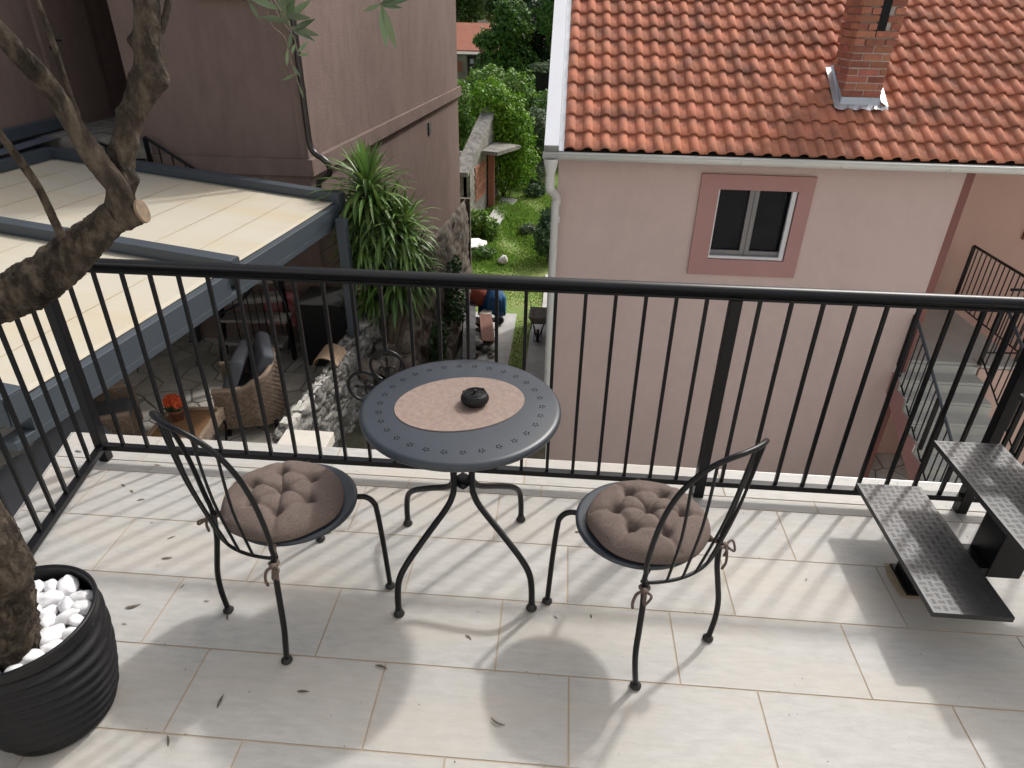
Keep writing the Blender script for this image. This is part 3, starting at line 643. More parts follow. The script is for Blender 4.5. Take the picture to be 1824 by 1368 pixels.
near = ['beside the corner post', 'in front of the corner post', 'just inside the bottom rail by the corner', 'left of the corner post shadow', 'behind the left chair back', 'left of the left chair', 'right of the white pebble pot', 'beside the pot rim shadow',
        'at the rear left foot of the left chair', 'between pot and left chair', 'in front of the pot near the picture bottom', 'standing on edge in the left chair shadow', 'dark and straight in the table shadow', 'curled with a stalk in the table shadow', 'below the table in bright light', 'largest one near the picture bottom',
        'outside the railing at the terrace corner', 'in front of the right chair', 'by the front foot of the right chair', 'behind the right chair front leg', 'alone on the tile left of the steel steps', 'beneath the left chair seat', 'by the rear table foot', 'by the left chair', 'near the side railing', 'behind the right chair']
for i, (x, y, L, a) in enumerate(FL):
    mb = MB(); rr = random.Random(i); cu = rr.uniform(-.35, .5); L *= .9
    leaf_blade(mb, (-L / 2, 0, .001 + max(0, -cu) * 0), (1, 0, .12), L, L * rr.uniform(.15, .24), (0, .25 * rr.uniform(-1, 1), 1), abs(cu) * .5, 7, .3)
    vs = [Vector(v) for v in mb.v]; b = cu * 1.6; zmin = min(v.z for v in vs)
    mb.v = [(v.x, v.y + b * (v.x * v.x) / L, v.z - zmin + .0012) for v in vs]
    o = mb.build('fallen_leaf', 'dry'); o.location = (x, y, .0); o.rotation_euler = (0, 0, a); sol = o.modifiers.new('thick', 'SOLIDIFY'); sol.thickness = .0008
    tag(o, 'small dry curled leaf on the tiles ' + near[i], 'leaf', 'dry leaves scattered over the terrace')

gr = MB(); rg = random.Random(77)
for i in range(260):
    x, y = rg.uniform(-2.2, 1.9), 2.56 - 1.7 * rg.random() ** 1.6
    if rg.random() < .35: y = Y0 + TD * rg.choice((-1, 0, 1, 2, 3)) + rg.gauss(0, .006)
    if x < edge_x(y) + .03: continue
    s = rg.uniform(.0012, .0035); gr.rock((x, y, s * .25 + .001), (s * rg.uniform(1, 2.2), s, s * .7), rg.uniform(0, 3), .4, 1, i)
tag(gr.build('floor_grit', 'dry'), 'fine soil crumbs and grit scattered over the pale terrace tiles', 'grit', kind='stuff')

# ------------------------------------------------------------------ steel steps with checker plate treads
stp = thing('steel_staircase', 'black steel staircase with checker plate treads climbing out of the right side of the terrace', 'staircase', (1.37, 1.95, 0))
SO = stp.location
def checker(x0, x1, y0, y1, z):
    mb = MB(); pitch = .0265
    nx, ny = int((x1 - x0 - .01) / pitch), int((y1 - y0 - .01) / pitch)
    for i in range(nx):
        for j in range(ny):
            cx, cy = x0 + .008 + pitch * (i + .5), y0 + .008 + pitch * (j + .5); al = (i + j) % 2
            for k in range(5):
                o = (k - 2) * .0048; L, w, h = .0096, .0008, .0006
                # bars lie along the flight's diagonal directions, alternating
                dx, dy = (1, 0) if al else (0, 1); px, py = (0, 1) if al else (1, 0)
                c = (cx + px * o, cy + py * o)
                vs = [(c[0] - dx * L, c[1] - dy * L, z), (c[0] + px * w * 1.4, c[1] + py * w * 1.4, z), (c[0] + dx * L, c[1] + dy * L, z), (c[0] - px * w * 1.4, c[1] - py * w * 1.4, z), (c[0] - dx * L * .45, c[1] - dy * L * .45, z + h), (c[0] + dx * L * .45, c[1] + dy * L * .45, z + h)]
                mb.add([(v[0], v[1], v[2]) for v in vs], [(0, 3, 4), (0, 4, 1), (1, 4, 5), (1, 5, 2), (2, 5, 3), (3, 5, 4)])
    return mb
TX0, TZ0, RUN, RISE = 1.283, .192, .2345, .23
for k in range(6):
    x0 = TX0 + RUN * k; z = TZ0 + RISE * k; ya, yb = 1.607, 2.280
    mb = MB(); mb.b2(x0 - SO.x, x0 + .256 - SO.x, ya - SO.y, yb - SO.y, z - .005, z)
    for (a, b, c, d) in ((x0, x0 + .005, ya, yb), (x0 + .251, x0 + .256, ya, yb), (x0 + .005, x0 + .251, ya, ya + .005), (x0 + .005, x0 + .251, yb - .005, yb)):
        mb.b2(a - SO.x, b - SO.x, c - SO.y, d - SO.y, z - .021, z - .005)
    tr_ = mb.build('tread', 'steel', stp)
    if k < 4:
        mb = checker(x0 - SO.x, x0 + .256 - SO.x, ya - SO.y, yb - SO.y, z + .0002); mb.build('checker_pattern', 'steel', tr_)
mb = MB()
zy0, zy1 = 1.872 - SO.y, 2.002 - SO.y
for k in range(6):
    x = TX0 + .095 + RUN * k - SO.x; z = TZ0 - .021 + RISE * k
    mb.b2(x, x + .12, zy0, zy1, (0 if k == 0 else z - RISE + .021 - .085), z - .001)         # upright under the tread
    if k < 5: mb.b2(x + .1205, x + RUN - .0005, zy0 + .001, zy1 - .001, z - .11, z - .022)        # horizontal link to the next upright
mb.build('stringer', 'metal', stp, bevel=.003)
mb = MB(); mb.b2(TX0 + .080 - SO.x, TX0 + .235 - SO.x, zy0 - .012, zy1 + .012, .0012, .012); mb.build('base_plate', 'metal', stp)
mb = MB(); mb.prism([(1.336, 1.852), (1.36, 1.845), (1.54, 1.85), (1.54, 2.02), (1.345, 2.025), (1.33, 1.95)], .0003, .0011); struct(mb, 'mortar_patch', 'patch')
# ================================================================== surroundings
PZ, GZ = -2.3, -5.8            # paved patio level, back yard level
def part(mb, name, m, parent, bevel=0):
    mb.v = [(v[0] - parent.location.x, v[1] - parent.location.y, v[2] - parent.location.z) for v in mb.v]
    return mb.build(name, m, parent, bevel=bevel)
def sub(mb, name, m, top, parent, bevel=0):
    mb.v = [(v[0] - top.location.x, v[1] - top.location.y, v[2] - top.location.z) for v in mb.v]
    return mb.build(name, m, parent, bevel=bevel)

# ---- terrain
def grid(name, m, x0, x1, y0, y1, nx, ny, fn):
    xs, ys = np.linspace(x0, x1, nx + 1), np.linspace(y0, y1, ny + 1)
    V = [(x, y, fn(x, y)) for y in ys for x in xs]
    F = [(j * (nx + 1) + i, j * (nx + 1) + i + 1, (j + 1) * (nx + 1) + i + 1, (j + 1) * (nx + 1) + i) for j in range(ny) for i in range(nx)]
    return tag(npmesh(name, V, F, m, None, True), kind='structure')
def nzz(x, y, s): return noise.noise(Vector((x * s, y * s, 3.1)))
def slope_h(x, y):
    t = min(max((y - 6.4) / 6.6, 0), 1); t = t * t * (3 - 2 * t) * .6 + t * .4
    return -2.5 + (GZ + .02 + 2.5) * t + (.22 * nzz(x, y, 1.1) + .10 * nzz(x, y, 3.3)) * min(1, max(0, (12.9 - y) / 2)) * min(1, max(0, (y - 5.5) / 1.2))
grid('sloping_ground', 'slope', -2.9, -.02, 5.0, 13.1, 60, 150, slope_h)
grid('lawn', 'lawn', -60, 60, 13.0, 62, 120, 120, lambda x, y: GZ - .01 + .05 * nzz(x, y, .5) + (.0 if y < 40 else -(y - 40) * .0))
grid('hillside', 'slope', -140, 140, 61, 260, 40, 40, lambda x, y: GZ - .4 + max(0, (y - 78)) * .34 + 3 * nzz(x, y, .02))
mb = MB(); mb.b2(-60, 60, -60, 13.0, GZ - .3, GZ - .05); struct(mb, 'lower_ground', 'conc')
mb = MB(); mb.b2(-2.42, -.02, 2.62, 5.6, -2.62, -2.46); struct(mb, 'narrow_side_yard', 'asphalt')
mb = MB(); mb.b2(-2.35, -1.06, 13.0, 15.35, GZ, GZ + .035); mb.b2(-2.35, -1.06, 15.362, 17.2, GZ, GZ + .033); struct(mb, 'concrete_pavement', 'conc')
mb = MB(); mb.b2(-.62, -.05, 12.4, 17.0, GZ, GZ + .04); mb.b2(-.36, -.05, 17.01, 20.4, GZ, GZ + .045); struct(mb, 'concrete_path', 'conc')

def voronoi(name, m, jm, x0, x1, y0, y1, z, cell, seed, gap=.012, thick=.012):
    r = random.Random(seed); pts = []; nx, ny = int((x1 - x0) / cell), int((y1 - y0) / cell)
    for i in range(-1, nx + 1):
        for j in range(-1, ny + 1): pts.append(Vector((x0 + (i + .5 + r.uniform(-.75, .75)) * cell, y0 + (j + .5 + r.uniform(-.75, .75)) * cell)))
    mb = MB()
    for p in pts:
        poly = [Vector(v) for v in ((x0, y0), (x1, y0), (x1, y1), (x0, y1))]
        for q in pts:
            if q is p or (q - p).length > cell * 3: continue
            d = q - p; L = d.length; n = d / L; lim = L / 2 - gap; out = []
            for a, b in zip(poly, poly[1:] + poly[:1]):
                da, db = (a - p).dot(n) - lim, (b - p).dot(n) - lim
                if da <= 0: out.append(a)
                if (da < 0) != (db < 0): out.append(a.lerp(b, da / (da - db)))
            poly = out
            if len(poly) < 3: break
        if len(poly) >= 3: mb.prism([(v.x, v.y) for v in poly], z - thick, z + r.uniform(-.003, .003))
    o = mb.build(name, m); tag(o, kind='structure')
    b = MB(); b.b2(x0 - .02, x1 + .02, y0 - .02, y1 + .02, z - .25, z - thick * .7); struct(b, name + '_bed', jm)
voronoi('patio_paving', 'flag', 'joint', -7.6, -2.52, 2.7, 8.6, PZ, .34, 3)
voronoi('stone_yard', 'flag', 'joint', 3.0, 6.6, 5.0, 8.8, -4.10, .42, 5)

# ---- grass of the back yard
def blades(name, n, area, hfun, m, zf):
    x = rng.uniform(area[0], area[1], n); y = rng.uniform(area[2], area[3], n); keep = hfun(x, y) > 0; x, y = x[keep], y[keep]; n = len(x)
    h = hfun(x, y) * rng.uniform(.5, 1.4, n); a = rng.uniform(0, 2 * pi, n); w = .012 + h * .05; lean = rng.normal(size=(n, 2)) * .35 * h[:, None]
    z = zf(x, y); B = np.stack([x, y, z], 1); S_ = np.stack([np.cos(a) * w, np.sin(a) * w, 0 * w], 1)
    T = B + np.stack([lean[:, 0], lean[:, 1], h], 1); Mi = B + np.stack([lean[:, 0] * .35, lean[:, 1] * .35, h * .6], 1)
    V = np.stack([B - S_, B + S_, Mi + S_ * .7, T, Mi - S_ * .7], 1).reshape(-1, 3); i = np.arange(n)[:, None] * 5
    F = np.concatenate([i + np.array([[0, 1, 2, 4]])], 0); F2 = np.concatenate([i + np.array([[4, 2, 3, 3]])], 0)
    o = npmesh(name, V, np.concatenate([F]), m); 
    return o
def hlawn(x, y):
    tall = np.clip((y - 20.6) / 1.5, 0, 1) * np.clip((31 - y) / 3, 0, 1)
    h = .05 + .22 * tall * (0.6 + .5 * np.sin(x * 2.1 + y * .9)) + 0 * x
    path = ((x > -.64) & (x < 0) & (y < 17.05)) | ((x > -.37) & (y < 20.4)) | ((x > -2.4) & (x < -1.04) & (y < 17.22)) | ((x < -2.5) & (y < 17))
    return np.where(path, -1, np.maximum(h, .04))
tag(blades('lawn_grass', 150000, (-6.0, 1.2, 13.2, 40), hlawn, 'grass', lambda x, y: GZ - .02 + 0 * x), 'bright green mown and meadow grass filling the back yard between the two houses', 'grass', kind='stuff')
V, F = leaf_cloud([(-1.5, 9.6 + i * .5, slope_h(-1.5, 9.6 + i * .5) + .05, 1.1, .5, .10) for i in range(6)] + [(-2.1, 7.0 + i * .6, slope_h(-2.1, 7 + i * .6) + .05, .5, .4, .14) for i in range(8)], 5200, .05)
tag(npmesh('ground_weeds', V, F, 'grey'), 'straggly dark weeds covering the overgrown slope behind the yucca', 'weeds', kind='stuff')

# ================================================================== pink house
EX0, EX1 = 0.0, 9.2; Y_E, Z_E, AL = 7.68, .450, R(32)
ph = thing('pink_house', 'pale pink rendered house with orange clay tile roof across the railing', 'house', (2.3, 8.0, GZ))
ZT = .40
mb = MB()                                    # front wall around the window opening
WX0, WX1, WZ0, WZ1 = 1.83, 2.74, -.80, .045  # clear opening
mb.b2(-.04, WX0, 8.0, 8.25, GZ - .2, ZT); mb.b2(WX1, 4.53, 8.0, 8.25, GZ - .2, ZT)
mb.b2(WX0, WX1, 8.0, 8.25, GZ - .2, WZ0); mb.b2(WX0, WX1, 8.0, 8.25, WZ1, ZT)
mb.b2(-.04, .2, 8.25, 17.5, GZ - .2, ZT); mb.b2(4.36, 4.62, 8.25, 10.2, GZ - .2, ZT)
part(mb, 'wall', 'pink', ph)
mb = MB(); mb.prism([(4.53, 7.998), (4.625, 7.998), (4.625, 8.249), (4.53, 8.249)], -4.3, ZT); part(mb, 'corner_stripe', 'strip', ph)
mb = MB(); mb.b2(4.62, 12, 10.2, 10.45, -3.7, ZT); mb.b2(4.63, 4.66, 8.26, 10.19, -3.7, ZT - .01); mb.b2(5.55, 12, 8.02, 8.2, GZ, -2.16); mb.b2(4.625, 5.54, 8.82, 9.0, -4.3, -2.29); part(mb, 'porch_wall', 'coral', ph)
mb = MB(); mb.b2(.21, 9.0, 17.2, 17.5, GZ, ZT); mb.b2(11.8, 12, 10.46, 17.4, GZ, ZT); part(mb, 'rear_wall', 'pink', ph)
mb = MB(); mb.b2(6.86, 6.98, 10.155, 10.199, -1.06, .3); mb.b2(6.981, 8.2, 10.155, 10.199, -1.06, -.93); part(mb, 'window_surround', 'strip', ph)
mb = MB(); mb.b2(-.06, 9.2, 7.72, 10.2, ZT + .001, ZT + .05); mb.b2(-.06, 9.2, 7.69, 7.72, ZT - .04, ZT + .05); part(mb, 'soffit', 'soffit', ph)
wd = MB(); FX0, FX1, FZ0, FZ1 = 1.615, 2.905, -1.005, .205
for (a, b, c, d) in ((FX0, FX1, FZ1 - .17, FZ1), (FX0, FX1, FZ0, FZ0 + .20), (FX0, WX0 + .001, FZ0 + .20, FZ1 - .17), (WX1 - .001, FX1, FZ0 + .20, FZ1 - .17)):
    wd.b2(a, b, 7.965, 7.9995, c, d)
win = part(wd, 'window', 'dusty', ph)
mb = MB()
for (a, b, c, d) in ((WX0, WX0 + .02, WZ0 + .035, WZ1), (WX1 - .065, WX1 - .012, WZ0 + .035, WZ1 - .015), (WX0, WX1 - .012, WZ0, WZ0 + .035), (WX0, WX1 - .03, WZ1 - .015, WZ1)):
    mb.b2(a, b, 7.985, 8.03, c, d)
sub(mb, 'frame', 'pvc', ph, win, bevel=.003)
mb = MB(); cxm = (WX0 + WX1) / 2 - .02; mb.b2(cxm - .055, cxm - .004, 8.035, 8.075, WZ0 + .036, WZ1 - .016); mb.b2(cxm + .004, cxm + .055, 8.035, 8.075, WZ0 + .036, WZ1 - .016)
mb.b2(cxm - .0035, cxm + .0035, 8.045, 8.07, WZ0 + .036, WZ1 - .016); mb.b2(WX0 + .021, cxm - .056, 8.035, 8.07, WZ0 + .036, WZ0 + .09); mb.b2(cxm + .056, WX1 - .013, 8.035, 8.07, WZ0 + .036, WZ0 + .09); sub(mb, 'sash', 'mull', ph, win)
mb = MB(); mb.b2(WX0 + .001, WX1 - .001, 8.078, 8.085, WZ0 + .001, WZ1 - .001); sub(mb, 'pane', 'glass', ph, win)
mb = MB(); mb.b2(5.66, 5.76, 10.18, 10.199, -.97, -.87); part(mb, 'light_switch', 'lampwhite', ph, bevel=.004)
# --- roof
nrm = Vector((0, -sin(AL), cos(AL))); up_ = Vector((0, cos(AL), sin(AL))); O = Vector((EX0, Y_E, Z_E + .01))
mb = MB(); mb.add([O + nrm * -.03 + Vector((-.03, 0, 0)), O + nrm * -.03 + Vector((EX1, 0, 0)), O + nrm * -.03 + Vector((EX1, 0, 0)) + up_ * 6.2, O + nrm * -.03 + Vector((-.03, 0, 0)) + up_ * 6.2], [(0, 1, 2, 3)])
ridge = O + up_ * 6.2; mb.add([ridge + nrm * -.03 + Vector((-.03, 0, 0)), ridge + nrm * -.03 + Vector((EX1, 0, 0)), Vector((EX1, ridge.y + 5.2, Z_E)), Vector((-.03, ridge.y + 5.2, Z_E))], [(0, 1, 2, 3)])
roof = part(mb, 'roof', 'soil', ph)
CHX0, CHX1, CHY0, CHY1 = 3.10, 3.52, 8.36, 8.84
Wt, Lt, EXPO = .1945, .315, .27
def prof_h(u):
    if u < .118: return .042 * max(sin(pi * u / .118), 0) ** .65
    return .002 + .004 * max(0, (u - .165) / .03)
us = [.118 * i / 9 for i in range(10)] + [.124, .14, .165, .18, .1955, .203]
mb = MB(); rt = random.Random(2)
for r_ in range(18):
    for c in range(int(EX1 / Wt)):
        x0 = c * Wt + .012; v0 = r_ * EXPO; pc = O + up_ * (v0 + .13)
        if CHX0 + .01 < x0 + .1 < CHX1 - .01 and CHY0 - .03 < pc.y < CHY1 + .02: continue
        jx, jv, jl = rt.uniform(-.002, .002), rt.uniform(-.004, .004), rt.uniform(-.002, .003); vs = []; n = len(us)
        sk = rt.uniform(-.004, .004)
        for (v, lift, th) in ((0, .033 + jl, -.018), (0, .033 + jl, 0), (.006, .037 + jl, 0), (.15, .021 + jl, 0), (Lt, .002, 0)):
            for u in us:
                k = 1.0 if v < .2 else .93
                vs.append(O + Vector((x0 + jx + u + sk * v, 0, 0)) + up_ * (v0 + v + jv) + nrm * (prof_h(u) * k + lift + th))
        fs = [(q * n + i, q * n + i + 1, (q + 1) * n + i + 1, (q + 1) * n + i) for q in range(4) for i in range(n - 1)]
        o0 = len(mb.v); mb.add(vs, fs, True)
sub(mb, 'tiles', 'clay', ph, roof)
# verge board and eaves
mb = MB()
a = O + Vector((-.185, -.02, 0)); m3 = Matrix((Vector((1, 0, 0)), up_, nrm)).transposed()
def rb(x0, x1, v0, v1, n0, n1):
    c = O + Vector(((x0 + x1) / 2, 0, 0)) + up_ * ((v0 + v1) / 2) + nrm * ((n0 + n1) / 2); mb.box(c, (x1 - x0, v1 - v0, n1 - n0), m3)
rb(-.205, -.045, -.03, 6.2, .095, .105); rb(-.205, -.199, -.03, 6.2, -.08, .0945); rb(-.051, -.045, -.03, 6.2, .03, .0945)
sub(mb, 'verge_flashing', 'whitemetal', ph, roof)
mb = MB(); rb(-.198, -.052, -.01, 6.2, -.10, .09); sub(mb, 'verge_board', 'conc', ph, roof)
mb = MB(); rb(-.043, .012, -.02, 6.2, -.02, .022); sub(mb, 'verge_gutter', 'galv', ph, roof)
# chimney
mb = MB(); mb.b2(CHX0 + .008, CHX1 - .008, CHY0 + .008, CHY1 - .008, .6, 2.6); ch = sub(mb, 'chimney', 'mortar', ph, roof)
mb = MB(); rc = random.Random(5); ch_z = 1.015; bh, gp = .062, .012; k = 0
while ch_z + k * (bh + gp) < 2.58:
    z0 = ch_z + k * (bh + gp); wide = .018 if z0 > 1.52 else 0
    for (fx0, fx1, fy, ax) in ((CHX0 - wide, CHX1 + wide, CHY0 - wide, 'x'), (CHX0 - wide, CHX1 + wide, CHY1 + wide, 'xb'), (CHY0 - wide, CHY1 + wide, CHX0 - wide, 'y'), (CHY0 - wide, CHY1 + wide, CHX1 + wide, 'yb')):
        p = fx0 + (0 if k % 2 else 0); first = True; L = .12 if (k + (ax[0] == 'y')) % 2 else .22
        while p < fx1 - .01:
            q = min(p + L * rc.uniform(.92, 1.08), fx1); 
            if fx1 - q < .05: q = fx1
            dp = rc.uniform(-.004, .005) * (1 if 'b' in ax else -1) * (1 if 'b' in ax else -1); sg = 1 if 'b' in ax else -1; dz = rc.uniform(-.003, .003)
            c = ((p + q) / 2, fy + sg * dp - sg * .030); d = (q - p - gp, .06)
            g0, g1 = (CHX0 + CHX1) / 2 - .03, (CHX0 + CHX1) / 2 + .065; slot = False
            if ax == 'x' and z0 > 1.66 and q > g0 and p < g1:
                pp, qq = (p, g0 + gp) if g0 - p > q - g1 else (g1, q); c = ((pp + qq) / 2, c[1]); d = (qq - pp - gp, .06); slot = d[0] < .012
            if not slot:
                if ax[0] == 'x': mb.rbox((c[0], c[1], z0 + bh / 2 + dz), (d[0], d[1], bh), .006)
                else: mb.rbox((c[1], c[0], z0 + bh / 2 + dz), (d[1], d[0], bh), .006)
            p = q; L = .22
    k += 1
sub(mb, 'bricks', 'brick', ph, ch)
mb = MB(); mb.b2((CHX0 + CHX1) / 2 - .03, (CHX0 + CHX1) / 2 + .07, CHY0 - .012, CHY0 + .02, 1.66, 2.5); sub(mb, 'flue_opening', 'black', ph, ch)
mb = MB(); zb = lambda y: Z_E + .07 + (y - Y_E) * math.tan(AL)
mb.add([(CHX0 - .012, CHY0 - .035, zb(CHY0) - .02), (CHX1 + .012, CHY0 - .035, zb(CHY0) - .02), (CHX1 + .004, CHY0 - .006, 1.01), (CHX0 - .004, CHY0 - .006, 1.01)], [(0, 1, 2, 3)])
mb.add([(CHX0 - .012, CHY0 - .035, zb(CHY0) - .02), (CHX0 - .004, CHY0 - .006, 1.01), (CHX0 - .004, CHY1 + .01, 1.30), (CHX0 - .07, CHY1 + .03, zb(CHY1) + .02)], [(0, 1, 2, 3)])
mb.add([(CHX1 + .012, CHY0 - .035, zb(CHY0) - .02), (CHX1 + .02, CHY1 + .03, zb(CHY1) + .02), (CHX1 + .004, CHY1 + .01, 1.30), (CHX1 + .004, CHY0 - .006, 1.01)], [(0, 1, 2, 3)])
ap = []
for i in range(13):
    x = CHX0 - .085 + (CHX1 - CHX0 + .17) * i / 12; ap.append((x, CHY0 - .095, zb(CHY0 - .095) + .012 + .012 * cos(i * 2.0)))
tp = [(p[0], CHY0 - .03, zb(CHY0 - .03) + .015) for p in ap]
mb.add(ap + tp, [(i, i + 1, 14 + i, 13 + i) for i in range(12)])
mb.add([(CHX0 - .085, CHY0 - .095, zb(CHY0 - .095) + .02), (CHX0 - .012, CHY0 - .05, zb(CHY0) - .01), (CHX0 - .03, CHY1, zb(CHY1) + .03), (CHX0 - .085, CHY1, zb(CHY1) + .03)], [(0, 1, 2, 3)])
mb.add([(CHX1 + .075, CHY0 - .095, zb(CHY0 - .095) + .045), (CHX1 + .075, CHY1, zb(CHY1) + .05), (CHX1 + .004, CHY1, zb(CHY1) + .06), (CHX1 + .004, CHY0 - .05, zb(CHY0) + .03)], [(0, 1, 2, 3)])
fl = sub(mb, 'flashing', 'galv', ph, ch); sol = fl.modifiers.new('thick', 'SOLIDIFY'); sol.thickness = .002
# gutter, hopper, downpipe
mb = MB(); GY, GZ_ = 7.60, .455; vs = []; fs = []; xs = [-.215, 1.5, 3.4, 3.401, 5.3, 9.2]
for x in xs:
    for i in range(13):
        a = pi + pi * i / 12; vs.append((x, GY + .062 * cos(a), GZ_ + .075 * sin(a)))
for j in range(len(xs) - 1): fs += [(j * 13 + i, j * 13 + i + 1, (j + 1) * 13 + i + 1, (j + 1) * 13 + i) for i in range(12)]
mb.add(vs, fs, True); mb.tube([(-.215, GY - .062, GZ_ + .002), (9.2, GY - .062, GZ_ + .002)], .009, 8); mb.add([(-.215, GY + .062 * cos(pi + pi * i / 12), GZ_ + .075 * sin(pi + pi * i / 12)) for i in range(13)], [tuple(range(13))])
gt = part(mb, 'gutter', 'gutter', ph); sol = gt.modifiers.new('thick', 'SOLIDIFY'); sol.thickness = .003
for x in (.85, 1.92, 2.98, 4.1, 5.2):
    mb = MB(); mb.tube([(x, GY + .066 * cos(pi + pi * i / 12), GZ_ + .079 * sin(pi + pi * i / 12)) for i in range(13)], .0045, 6); sub(mb, 'bracket', 'gutter', ph, gt)
mb = MB(); mb.lathe([(.046, -.22), (.052, -.15), (.080, -.03), (.084, .01)], (-.125, GY, GZ_ - .07), 18)
mb.tube(smooth_path([(-.125, GY, GZ_ - .255), (-.125, GY, GZ_ - .33), (-.122, GY + .02, GZ_ - .40), (-.09, GY + .15, GZ_ - .47), (-.05, GY + .28, GZ_ - .55), (-.045, GY + .30, GZ_ - .64)], 6), .053, 16)
mb.tube([(-.055, 7.90, GZ_ - .63), (-.055, 7.90, GZ)], .048, 16); mb.tube([(-.045, 7.90, -.32), (-.045, 7.90, -.40)], .053, 16); mb.tube([(-.045, 7.90, -2.40), (-.045, 7.90, -2.5)], .053, 16)
part(mb, 'downpipe', 'gutter', ph)

# outside stairs of the pink house
SX0, SX1, SZ0, RS, TR = 4.48, 5.53, -2.1, .15, .26
st = thing('outdoor_stairs', 'grey concrete outdoor stairs with pink stringer descending beside the pink house', 'staircase', (5.0, 8.0, -3.62))
mb = MB(); mb.b2(SX0, 6.07, 8.07, 10.19, SZ0 - .18, SZ0)
for k in range(1, 13): mb.b2(SX0, SX1, 8.07 - TR * k - .02, 8.0699 - TR * (k - 1) - (0 if k == 1 else .0), SZ0 - RS * k - .035, SZ0 - RS * k); mb.b2(SX0 + .004, SX1 - .004, 8.03 - TR * (k - 1) , 8.0697 - TR * (k - 1), SZ0 - RS * k, SZ0 - RS * (k - 1) - .0355)
part(mb, 'steps', 'stair', st)
mb = MB(); pts = [(8.07, SZ0 - .0)]
for k in range(1, 13): pts += [(8.07 - TR * (k - 1), SZ0 - RS * k - .001), (8.07 - TR * k, SZ0 - RS * k - .001)]
lowp = [(8.07 - TR * 12, -4.09), (8.07 - TR * 11.2, -4.09), (8.07, SZ0 - .42)]
poly = pts + lowp; n = len(poly); vs = [(SX0 - .012, y, z) for y, z in poly] + [(SX0 - .002, y, z) for y, z in poly]; tri = []
import mathutils
tri = mathutils.geometry.tessellate_polygon([[Vector((y, z, 0)) for y, z in poly]])
mb.add(vs, [tuple(t) for t in tri] + [tuple(n + i for i in t[::-1]) for t in tri] + [(i, (i + 1) % n, n + (i + 1) % n, n + i) for i in range(n)])
part(mb, 'stringer', 'dusty', st)
mb = MB(); mb.b2(5.535, 6.4, 7.99, 8.21, SZ0 - .03, SZ0 + .01); part(mb, 'coping', 'cap', st)
def railing(name, label, pts, h=.92, low=.12, step=.11, r=.018, posts=(0, -1), br=.006, group=None):
    """straight runs between 3-D floor points with handrail, bottom bar, posts and bars"""
    P = [Vector(p) for p in pts]; t = thing(name, label, 'railing', P[0], 0, group)
    mb = MB(); mb.tube([p + Vector((0, 0, h)) for p in P], r, 10); part(mb, 'handrail', 'alu' if 'grey' in label else 'metal', t)
    mb = MB(); mb.tube([p + Vector((0, 0, low)) for p in P], .011, 6); part(mb, 'bottom_bar', 'metal', t)
    for i in posts:
        p = P[i]; mb = MB(); mb.b2(p.x - .02, p.x + .02, p.y - .02, p.y + .02, p.z, p.z + h); part(mb, 'post', 'metal', t)
    for a, b in zip(P[:-1], P[1:]):
        L = ((b - a).xy).length; n = max(1, int(L / step))
        for i in range(1, n):
            c = a.lerp(b, i / n); mb = MB(); mb.b2(c.x - br, c.x + br, c.y - br, c.y + br, c.z + low, c.z + h); part(mb, 'bar', 'metal', t)
    return t
railing('stair_railing', 'grey topped railing on the left side of the concrete stairs', [(4.50, 7.98, SZ0 - .05 + .0), (4.50, 6.95, SZ0 - .05 - .59), (4.50, 5.6, SZ0 - .05 - 1.37)], h=.72, low=-.05, posts=(0, 1))
railing('stair_railing', 'grey topped railing on the right side of the concrete stairs by the coral wall', [(5.52, 8.03, SZ0), (5.52, 6.9, SZ0 - .64), (5.52, 5.6, SZ0 - 1.39)], h=.88, low=.10, posts=(0, 1))
railing('landing_railing', 'black railing along the far side of the stair landing against the coral wall', [(6.05, 9.88, SZ0), (6.05, 8.16, SZ0), (5.58, 8.10, SZ0 + .012)], h=1.0, low=.13, posts=(0, 1))

# ================================================================== mauve house
mh = thing('mauve_house', 'dark mauve rendered house with brown downpipe and projecting band', 'house', (-3.0, 8.1, GZ))
C0 = Vector((-3.07, 8.10)); RD = Vector((.0781, .9969)); FAR = C0 + RD * 8.1
mb = MB()
mb.prism([(C0.x, C0.y), (FAR.x, FAR.y), (-12, FAR.y), (-12, 12.2), (-5.10, 12.2), (-5.10, C0.y)], -2.5, 4.6)
part(mb, 'wall', 'mauve', mh)
mb = MB(); o1, o2 = C0 + Vector((.075, -.06)), FAR + Vector((.075, .05))
mb.prism([(o1.x, o1.y), (o2.x, o2.y), (o2.x - .05, o2.y), (C0.x + .003, C0.y - .003), (-5.08, C0.y - .003), (-5.08, o1.y)], .0, .20); part(mb, 'band', 'mauve', mh, bevel=.006)
mb = MB(); mb.b2(C0.x - .075, C0.x + .03, C0.y - .03, C0.y + .07, .2005, 4.5); part(mb, 'corner_strip', 'mauve', mh, bevel=.006)
mb = MB(); mb.b2(-12, -6.42, 6.2, 12.2, -2.5, 4.6); part(mb, 'side_wing', 'mauve', mh)
mb = MB(); mb.b2(-6.42, -5.1, 9.4, 12.2, 2.7, 2.95); part(mb, 'porch_shade_slab', 'mauve', mh); mb = MB(); mb.b2(-6.41, -5.11, 10.6, 12.19, .3, 2.7); part(mb, 'passage_shade', 'door', mh)  # unseen slab added to darken the porch; brown block stands for passage shade
mb = MB(); mb.b2(-6.42, -5.0, 8.0, 12.2, .16, .38); part(mb, 'porch_floor', 'oldconc', mh)
mb = MB(); mb.b2(-6.419, -6.37, 8.6, 9.6, .38, 2.5); dr = part(mb, 'door', 'mauve', mh)
